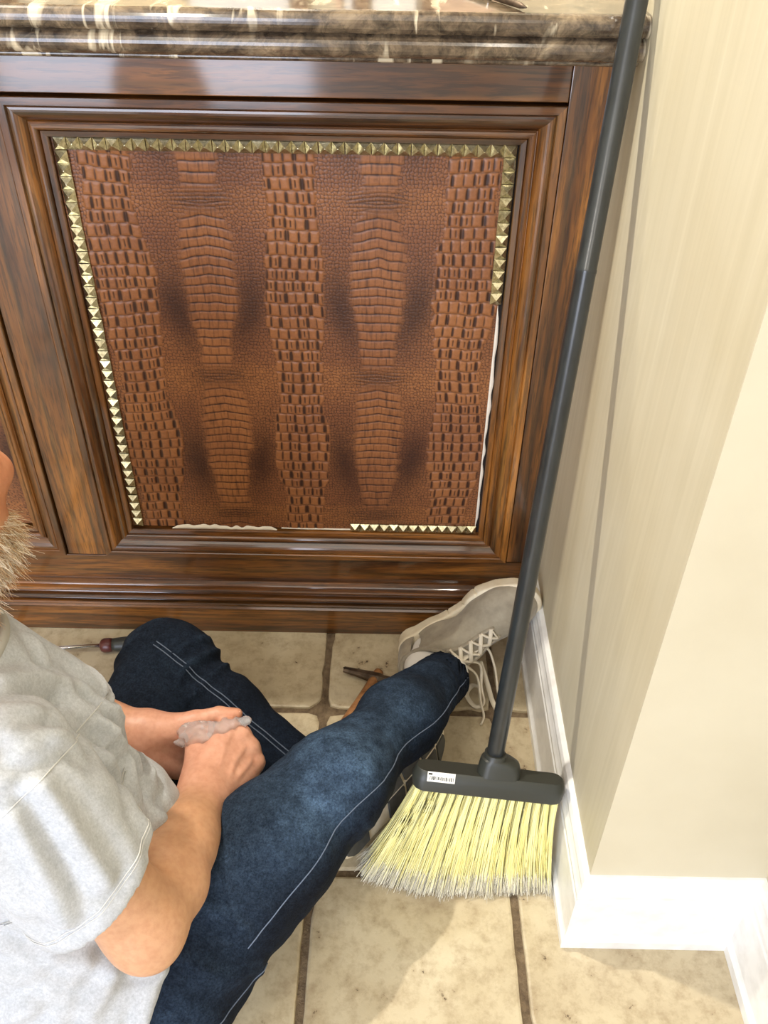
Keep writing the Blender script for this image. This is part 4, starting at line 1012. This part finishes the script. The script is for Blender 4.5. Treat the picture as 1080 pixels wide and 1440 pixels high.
# --- shoes
def outline_sdf(X, Y):
    """top view of a left/right-neutral sole: heel at x=0, toe at x=0.287; medial side is +y"""
    c = [(0.036, 0.0, 0.034), (0.085, 0.000, 0.031), (0.130, -0.002, 0.034), (0.195, 0.004, 0.047), (0.235, 0.004, 0.043), (0.254, 0.006, 0.033)]
    d = np.full(np.broadcast(X, Y).shape, 9.0)
    for (x0, y0, r0), (x1, y1, r1) in zip(c, c[1:]):
        ab = np.array((x1-x0, y1-y0)); L2 = ab@ab; t = np.clip(((X-x0)*ab[0]+(Y-y0)*ab[1])/L2, 0, 1)
        dd = np.hypot(X-x0-t*ab[0], Y-y0-t*ab[1])-(r0+(r1-r0)*t); k = 0.02; h = np.maximum(k-np.abs(d-dd), 0)/k; d = np.minimum(d, dd)-h*h*k*0.25
    return d
def shoe(org, X, Zd, mirror, bow, tread):
    X = nrm(X); Z = nrm(np.array(Zd)-X*(np.array(Zd)@X)); Y = np.cross(Z, X)*(-1 if mirror else 1)
    W = lambda P: org+P[:, 0:1]*X+P[:, 1:2]*Y+P[:, 2:3]*Z
    fix = lambda F: F[:, ::-1] if mirror else F
    toe = lambda x: 0.016*np.clip((x-0.20)/0.09, 0, 1)**2
    # midsole
    f = Field((-0.02, -0.07, -0.01), (0.31, 0.07, 0.06), 0.0024); sl, x, y, z = f.sl(f.lo, f.lo+f.n*f.h)
    d2 = outline_sdf(x, y)
    zt = 0.026+0.008*np.clip(1-x/0.08, 0, 1)+toe(x)+0.004*np.sin(np.clip((x-0.08)/0.1, 0, 1)*np.pi)*-1; zb = toe(x)*1.05
    dz = np.maximum(zb-z, z-zt); qx = np.maximum(d2+0.004, 0); qz = np.maximum(dz+0.004, 0)
    v = np.sqrt(qx*qx+qz*qz)+np.minimum(np.maximum(d2+0.004, dz+0.004), 0)-0.004
    for xn in (0.125, 0.158, 0.190):                       # flex notches in the sidewall
        nd = np.maximum(np.abs(x-xn-0.25*(z-0.02))-0.0011, 0.0045-np.abs(d2+0.0)-0.0); v = np.maximum(v, -np.maximum(np.abs(x-xn-0.3*(z-0.016))-0.0012, np.abs(d2)-0.0035))
    f.v[...] = v; V, F = f.mesh(); V = relax(V, F, 1, 0.4)
    root = link('shoe', mesh_np('shoe', W(V), fix(F)), M_midsole, person, True); root['label'] = 'cream rubber midsole of the shoe'
    root.name = 'shoe'
    # upper
    f = Field((-0.02, -0.07, 0.0), (0.31, 0.07, 0.16), 0.0028)
    f.ell((0.052, 0, 0.050), (0.052, 0.034, 0.062), None, 0.02); f.cone((0.050, 0, 0.03), (0.046, 0, 0.085), 0.040, 0.033, 0.02)
    f.cone((0.09, 0, 0.045), (0.13, 0, 0.060), 0.040, 0.034, 0.03); f.cone((0.13, 0, 0.058), (0.20, 0.003, 0.036), 0.036, 0.034, 0.03)
    f.ell((0.205, 0.004, 0.030), (0.066, 0.0455, 0.036), None, 0.02); f.ell((0.232, 0.005, 0.028), (0.048, 0.040, 0.030), None, 0.02)
    sl, x, y, z = f.sl(f.lo, f.lo+f.n*f.h); d2 = outline_sdf(x, y)+0.002
    f.v[...] = np.maximum(f.v, d2); f.v[...] = np.maximum(f.v, 0.012+toe(x)-z)
    # collar line
    cl = z-(0.072+0.018*np.clip((0.02-x)/0.02, 0, 1)+0.022*np.clip((x-0.055)/0.05, 0, 1)); f.v[...] = np.maximum(f.v, np.where(x < 0.118, cl, -1))
    f.cone((0.056, 0, 0.02), (0.052, 0, 0.12), 0.028, 0.031, 0.006, sub=True); f.cone((0.056, 0, 0.12), (0.088, 0, 0.11), 0.030, 0.027, 0.006, sub=True); f.cone((0.056, 0, 0.05), (0.085, 0, 0.085), 0.028, 0.022, 0.006, sub=True)
    V, F = f.mesh(); V = relax(V, F, 2, 0.5); N = vnormals(V, F)
    V = V+N*(0.0012*vnoise(V[:, 0]*40, V[:, 1]*40, V[:, 2]*40, 66))[:, None]
    up = link('upper', mesh_np('upper', W(V), fix(F)), M_suede, root, True); up['label'] = 'grey suede upper'
    # padded collar rim, tongue
    rim = spline([(0.118, 0.0, 0.098), (0.098, 0.026, 0.093), (0.064, 0.033, 0.078), (0.026, 0.026, 0.080), (0.013, 0, 0.092), (0.026, -0.026, 0.080), (0.064, -0.033, 0.078), (0.098, -0.026, 0.093), (0.118, 0.0, 0.098)], 6)
    link('collar_rim', tubemesh('collar_rim', [(W(rim), 0.0042)], 8), M_suede, root, True)
    tg = spline([(0.170, 0.001, 0.072), (0.140, 0, 0.089), (0.118, 0, 0.104), (0.104, 0, 0.118)], 5); T_, w_ = [], np.linspace(0.016, 0.021, len(tg)); bmv = bmesh.new(); rows = []
    for p, ww in zip(tg, w_):
        rows.append([bmv.verts.new(tuple(W(np.array([[p[0]+0.0, ww*a, p[2]-0.010*a*a+dz]]))[0])) for dz in (0.0, -0.005) for a in (np.linspace(-1, 1, 7) if dz == 0 else np.linspace(1, -1, 7))])
    for a, b in zip(rows, rows[1:]):
        for i in range(len(a)): bmv.faces.new((a[i], a[(i+1) % len(a)], b[(i+1) % len(a)], b[i]))
    bmv.faces.new(rows[0]); bmv.faces.new(rows[-1]); link('tongue', bm_mesh('tongue', bmv), M_suede, root, True)
    ub = BVHTree.FromPolygons([tuple(v) for v in V], [tuple(q) for q in F])
    def surf(x, y, lift=0.002):
        h = ub.ray_cast(Vector((x, y, 0.2)), Vector((0, 0, -1)))
        return A3(x, y, (h[0].z if h[0] else 0.09)+lift)
    # eyelet facings
    for sg in (-1, 1):
        pts = np.array([surf(x, sg*(0.011+0.010*(0.20-x)/0.09), 0.0008) for x in np.linspace(0.200, 0.112, 14)])
        link('eyelet_facing', tubemesh('eyelet_facing', [(W(pts), 0.0055)], 8, 0.35), M_suede, root, True)
    # criss-cross laces
    xs = np.linspace(0.196, 0.120, 5); ls = []
    for i in range(4):
        for sg in (-1, 1):
            y0, y1 = sg*(0.012+0.010*(0.20-xs[i])/0.09), -sg*(0.012+0.010*(0.20-xs[i+1])/0.09); P = []
            for t in np.linspace(0, 1, 9): P.append(surf(xs[i]+(xs[i+1]-xs[i])*t, y0+(y1-y0)*t, 0.0030+0.0035*math.sin(t*np.pi)+(0.0015 if sg > 0 else 0)))
            ls.append((W(np.array(P)), 0.0037))
    P = [surf(xs[0], y, 0.004) for y in np.linspace(-0.012, 0.012, 6)]; ls.append((W(np.array(P)), 0.0030))
    link('lace', tubemesh('lace', ls, 8, 0.55), M_lace, root, True)
    if bow is not None:
        k0 = W(np.array([surf(0.126, 0.0, 0.010)]))[0]; bl_ = []
        for P in bow: bl_.append((spline([k0]+[np.array(p, float) for p in P], 8), 0.0050))
        link('lace_bow', tubemesh('lace_bow', bl_, 8, 0.42), M_lace, root, True)
        bm_ = bmesh.new(); bmesh.ops.create_uvsphere(bm_, u_segments=12, v_segments=8, radius=0.0072, matrix=Matrix.Translation(Vector(k0))); link('lace_knot', bm_mesh('lace_knot', bm_), M_lace, root, True)
    # outsole lugs
    g = np.arange(0.0, 0.290, 0.0025); bmv = bmesh.new()
    def lug(poly, m):
        bm2 = bmesh.new(); zz = lambda x: toe(np.array(x))*1.05
        a = [bm2.verts.new(tuple(W(np.array([[px, py, float(zz(px))+0.001]]))[0])) for px, py in poly]; b = [bm2.verts.new(tuple(W(np.array([[px*0.97+0.03*cx, py*0.95+0.05*cy, float(zz(px))-0.0035]]))[0])) for px, py in poly for cx, cy in [np.mean(poly, 0)]]
        n = len(a)
        for i in range(n): bm2.faces.new((a[i], a[(i+1) % n], b[(i+1) % n], b[i]))
        bm2.faces.new(b); bm2.faces.new(a); return link('outsole_lug', bm_mesh('outsole_lug', bm2), m, root)
    if tread:
        def w_at(x):
            ys = np.linspace(-0.06, 0.06, 241); dd = outline_sdf(np.full(241, x), ys); ins = ys[dd < -0.005]
            return (ins.min(), ins.max()) if len(ins) else (0, 0)
        for a, b in ((0.012, 0.060), (0.110, 0.150), (0.156, 0.196), (0.202, 0.238), (0.243, 0.276)):
            for side_ in (0, 1):
                P = []
                for t in np.linspace(0, 1, 6):
                    x = a+(b-a)*t; lo, hi = w_at(x); P.append((x, (hi if side_ else lo)))
                sk = 0.008
                inner = [(b+sk*0.6 if b < 0.24 else b, 0.0025 if side_ else -0.0025), (a+sk*0.6, 0.0025 if side_ else -0.0025)]
                lug(P+inner, M_outsole)
    return root, W
shR_org = A3(-0.244, -0.056, 0.026)
bowp = [[(-0.102, -0.135, 0.118), (-0.083, -0.146, 0.085), (-0.075, -0.169, 0.045), (-0.069, -0.189, 0.008), (-0.080, -0.166, 0.008), (-0.091, -0.143, 0.034), (-0.106, -0.130, 0.075)],
        [(-0.108, -0.140, 0.080), (-0.103, -0.160, 0.042), (-0.097, -0.171, 0.015), (-0.106, -0.176, 0.006), (-0.117, -0.170, 0.006), (-0.126, -0.151, 0.010), (-0.116, -0.138, 0.018), (-0.106, -0.150, 0.030)],
        [(-0.124, -0.132, 0.085), (-0.132, -0.136, 0.065), (-0.138, -0.140, 0.050)],
        [(-0.112, -0.150, 0.060), (-0.104, -0.178, 0.024), (-0.098, -0.196, 0.006), (-0.104, -0.214, 0.005)]]
shR, WRs = shoe(shR_org, (0.815, 0.02, 0.545), (0.05, -0.93, 0.20), False, bowp, False)
nL = nrm((0.74, -0.58, 0.30)); XL = nrm(A3(0.61, 0.79, 0)-nL*(A3(0.61, 0.79, 0)@nL))
shL, WLs = shoe(A3(-0.338, -0.490, 0.052), XL, -nL, True, None, True)
# socks
def sock(pts, R):
    f = Field(np.min(pts, 0)-0.08, np.max(pts, 0)+0.08, 0.0035)
    for (a, b), (ra, rb) in zip(zip(pts, pts[1:]), zip(R, R[1:])): f.cone(a, b, ra, rb, 0.015)
    V, F = f.mesh(); V = relax(V, F, 1); link('sock', mesh_np('sock', V, F), M_sock, person, True)
wR = lambda *p: WRs(np.array([p]))[0]; wL = lambda *p: WLs(np.array([p]))[0]
sock([AN_R-hemR*0.05, AN_R+hemR*0.004, wR(0.052, 0, 0.085), wR(0.058, 0, 0.045)], [0.036, 0.033, 0.030, 0.027])
sock([AN_L, wL(0.055, 0, 0.09), wL(0.058, 0, 0.045)], [0.036, 0.035, 0.028])

# ================================================================== TOOLS AND SMALL THINGS
hm_ = empty('hammer', (-0.30, -0.13, 0), 'small iron tack hammer with a wooden handle on the tiles behind the leg', 'hammer')
ha, hb = A3(-0.350, -0.106, 0.014), A3(-0.252, -0.130, 0.014); hd = nrm(hb-ha); hs = np.cross((0, 0, 1.0), hd)
def bar(name, secs, mat, parent):
    """secs: (distance along, half width, half height, sideways offset)"""
    bm = bmesh.new(); rings = []
    for s, hw, hh_, off in secs:
        ring_ = []
        for k in range(8):
            a = math.pi/8+k*math.pi/4; ring_.append(bm.verts.new(ha+hd*s+hs*(off+hw*math.cos(a)*1.08)+A3(0, 0, hh_*math.sin(a)*1.08)))
        rings.append(ring_)
    for p, q2 in zip(rings, rings[1:]):
        for k in range(8): bm.faces.new((p[k], p[(k+1) % 8], q2[(k+1) % 8], q2[k]))
    bm.faces.new(rings[0]); bm.faces.new(rings[-1]); return link(name, bm_mesh(name, bm), mat, parent)
head_o = bar('head', [(0.0, 0.0058, 0.0040, 0.004), (0.020, 0.0070, 0.0060, 0.003), (0.044, 0.0085, 0.0090, 0.001), (0.054, 0.0100, 0.0105, 0), (0.068, 0.0100, 0.0105, 0), (0.076, 0.0072, 0.0080, 0), (0.094, 0.0070, 0.0078, 0), (0.099, 0.0092, 0.0098, 0), (0.108, 0.0092, 0.0098, 0)], M_iron, hm_)
sl_ = bmesh.new(); quad3(sl_, ha+hd*0.016+hs*0.0035+A3(0, 0, 0.0048), hd, hs, A3(0, 0, 1.0), 0.017, 0.0010, 0.0006); link('claw_slot', bm_mesh('claw_slot', sl_), M_dark, head_o)
he = ha+hd*0.061; hdir = nrm((-0.42, -0.90, 0.0))
hv = tubemesh('handle', [(np.array([he-hdir*0.016, he-hdir*0.010, he+hdir*0.03, he+hdir*0.07, he+hdir*0.11, he+hdir*0.155, he+hdir*0.16]), np.array([0.0085, 0.0092, 0.0088, 0.0095, 0.0115, 0.0115, 0.008]))], 14)
link('handle', hv, M_handlewood, hm_, True)
sd_ = empty('screwdriver', (-0.80, -0.06, 0), 'screwdriver with a dark red and black handle on the floor by the plinth', 'screwdriver')
sa0, sa1 = A3(-0.915, -0.068, 0.0145), A3(-0.805, -0.056, 0.0150); sdir = nrm(sa1-sa0)
link('shaft', lathe('shaft', [(0.0026, -0.0), (0.0038, 0.008), (0.0038, 0.112)], sa0, sdir, 14), M_steel, sd_, True)
link('grip', lathe('grip', [(0.0060, 0.106), (0.0115, 0.109), (0.0135, 0.114), (0.0135, 0.124), (0.0122, 0.129)], sa0, sdir, 18), M_redgrip, sd_, True)
link('handle', lathe('handle', [(0.0122, 0.129), (0.0128, 0.136), (0.0140, 0.150), (0.0140, 0.200), (0.0110, 0.210), (0.0080, 0.212)], sa0, sdir, 18), M_black, sd_, True)
# crumpled clear plastic bag between the hands
pbF = Field((-0.60, -0.50, 0.19), (-0.42, -0.34, 0.32), 0.0020)
pc = A3(-0.532, -0.436, 0.262)
pbF.ell(pc, (0.024, 0.015, 0.012), None, 0.01); pbF.cone(pc, A3(-0.496, -0.428, 0.268), 0.013, 0.010, 0.008, flat=((0, 0.3, 1), 0.6)); pbF.cone(A3(-0.496, -0.428, 0.272), A3(-0.464, -0.418, 0.270), 0.009, 0.0045, 0.006, flat=((0, 0.3, 1), 0.6)); pbF.cone(pc, A3(-0.556, -0.446, 0.255), 0.010, 0.004, 0.006)
Vp, Fp = pbF.mesh(); Np = vnormals(Vp, Fp); Vp = Vp+Np*(0.0042*ridge(vnoise(Vp[:, 0]*95, Vp[:, 1]*95, Vp[:, 2]*95, 70)))[:, None]
bag = link('plastic_bag', mesh_np('plastic_bag', Vp, Fp), M_clear, None, False); meta(bag, "small crumpled clear plastic bag held between the person's hands", 'plastic bag')
# slim dark tool lying on the counter
ut = empty('hand_tool', (-0.145, -0.06, 1.0845), 'slim dark metal tool with a pointed tip lying on the marble bar top', 'tool')
u0, u1 = A3(-0.136, -0.088, 1.0885), A3(-0.215, 0.075, 1.0895); ud = nrm(u1-u0)
link('blade', lathe('blade', [(0.0008, 0.0), (0.0032, 0.012), (0.0040, 0.05), (0.0036, 0.075)], u0, ud, 12), M_iron, ut, True)
link('handle', lathe('handle', [(0.0036, 0.075), (0.0048, 0.078), (0.0048, 0.176), (0.003, 0.18)], u0, ud, 12), M_steel, ut, True)
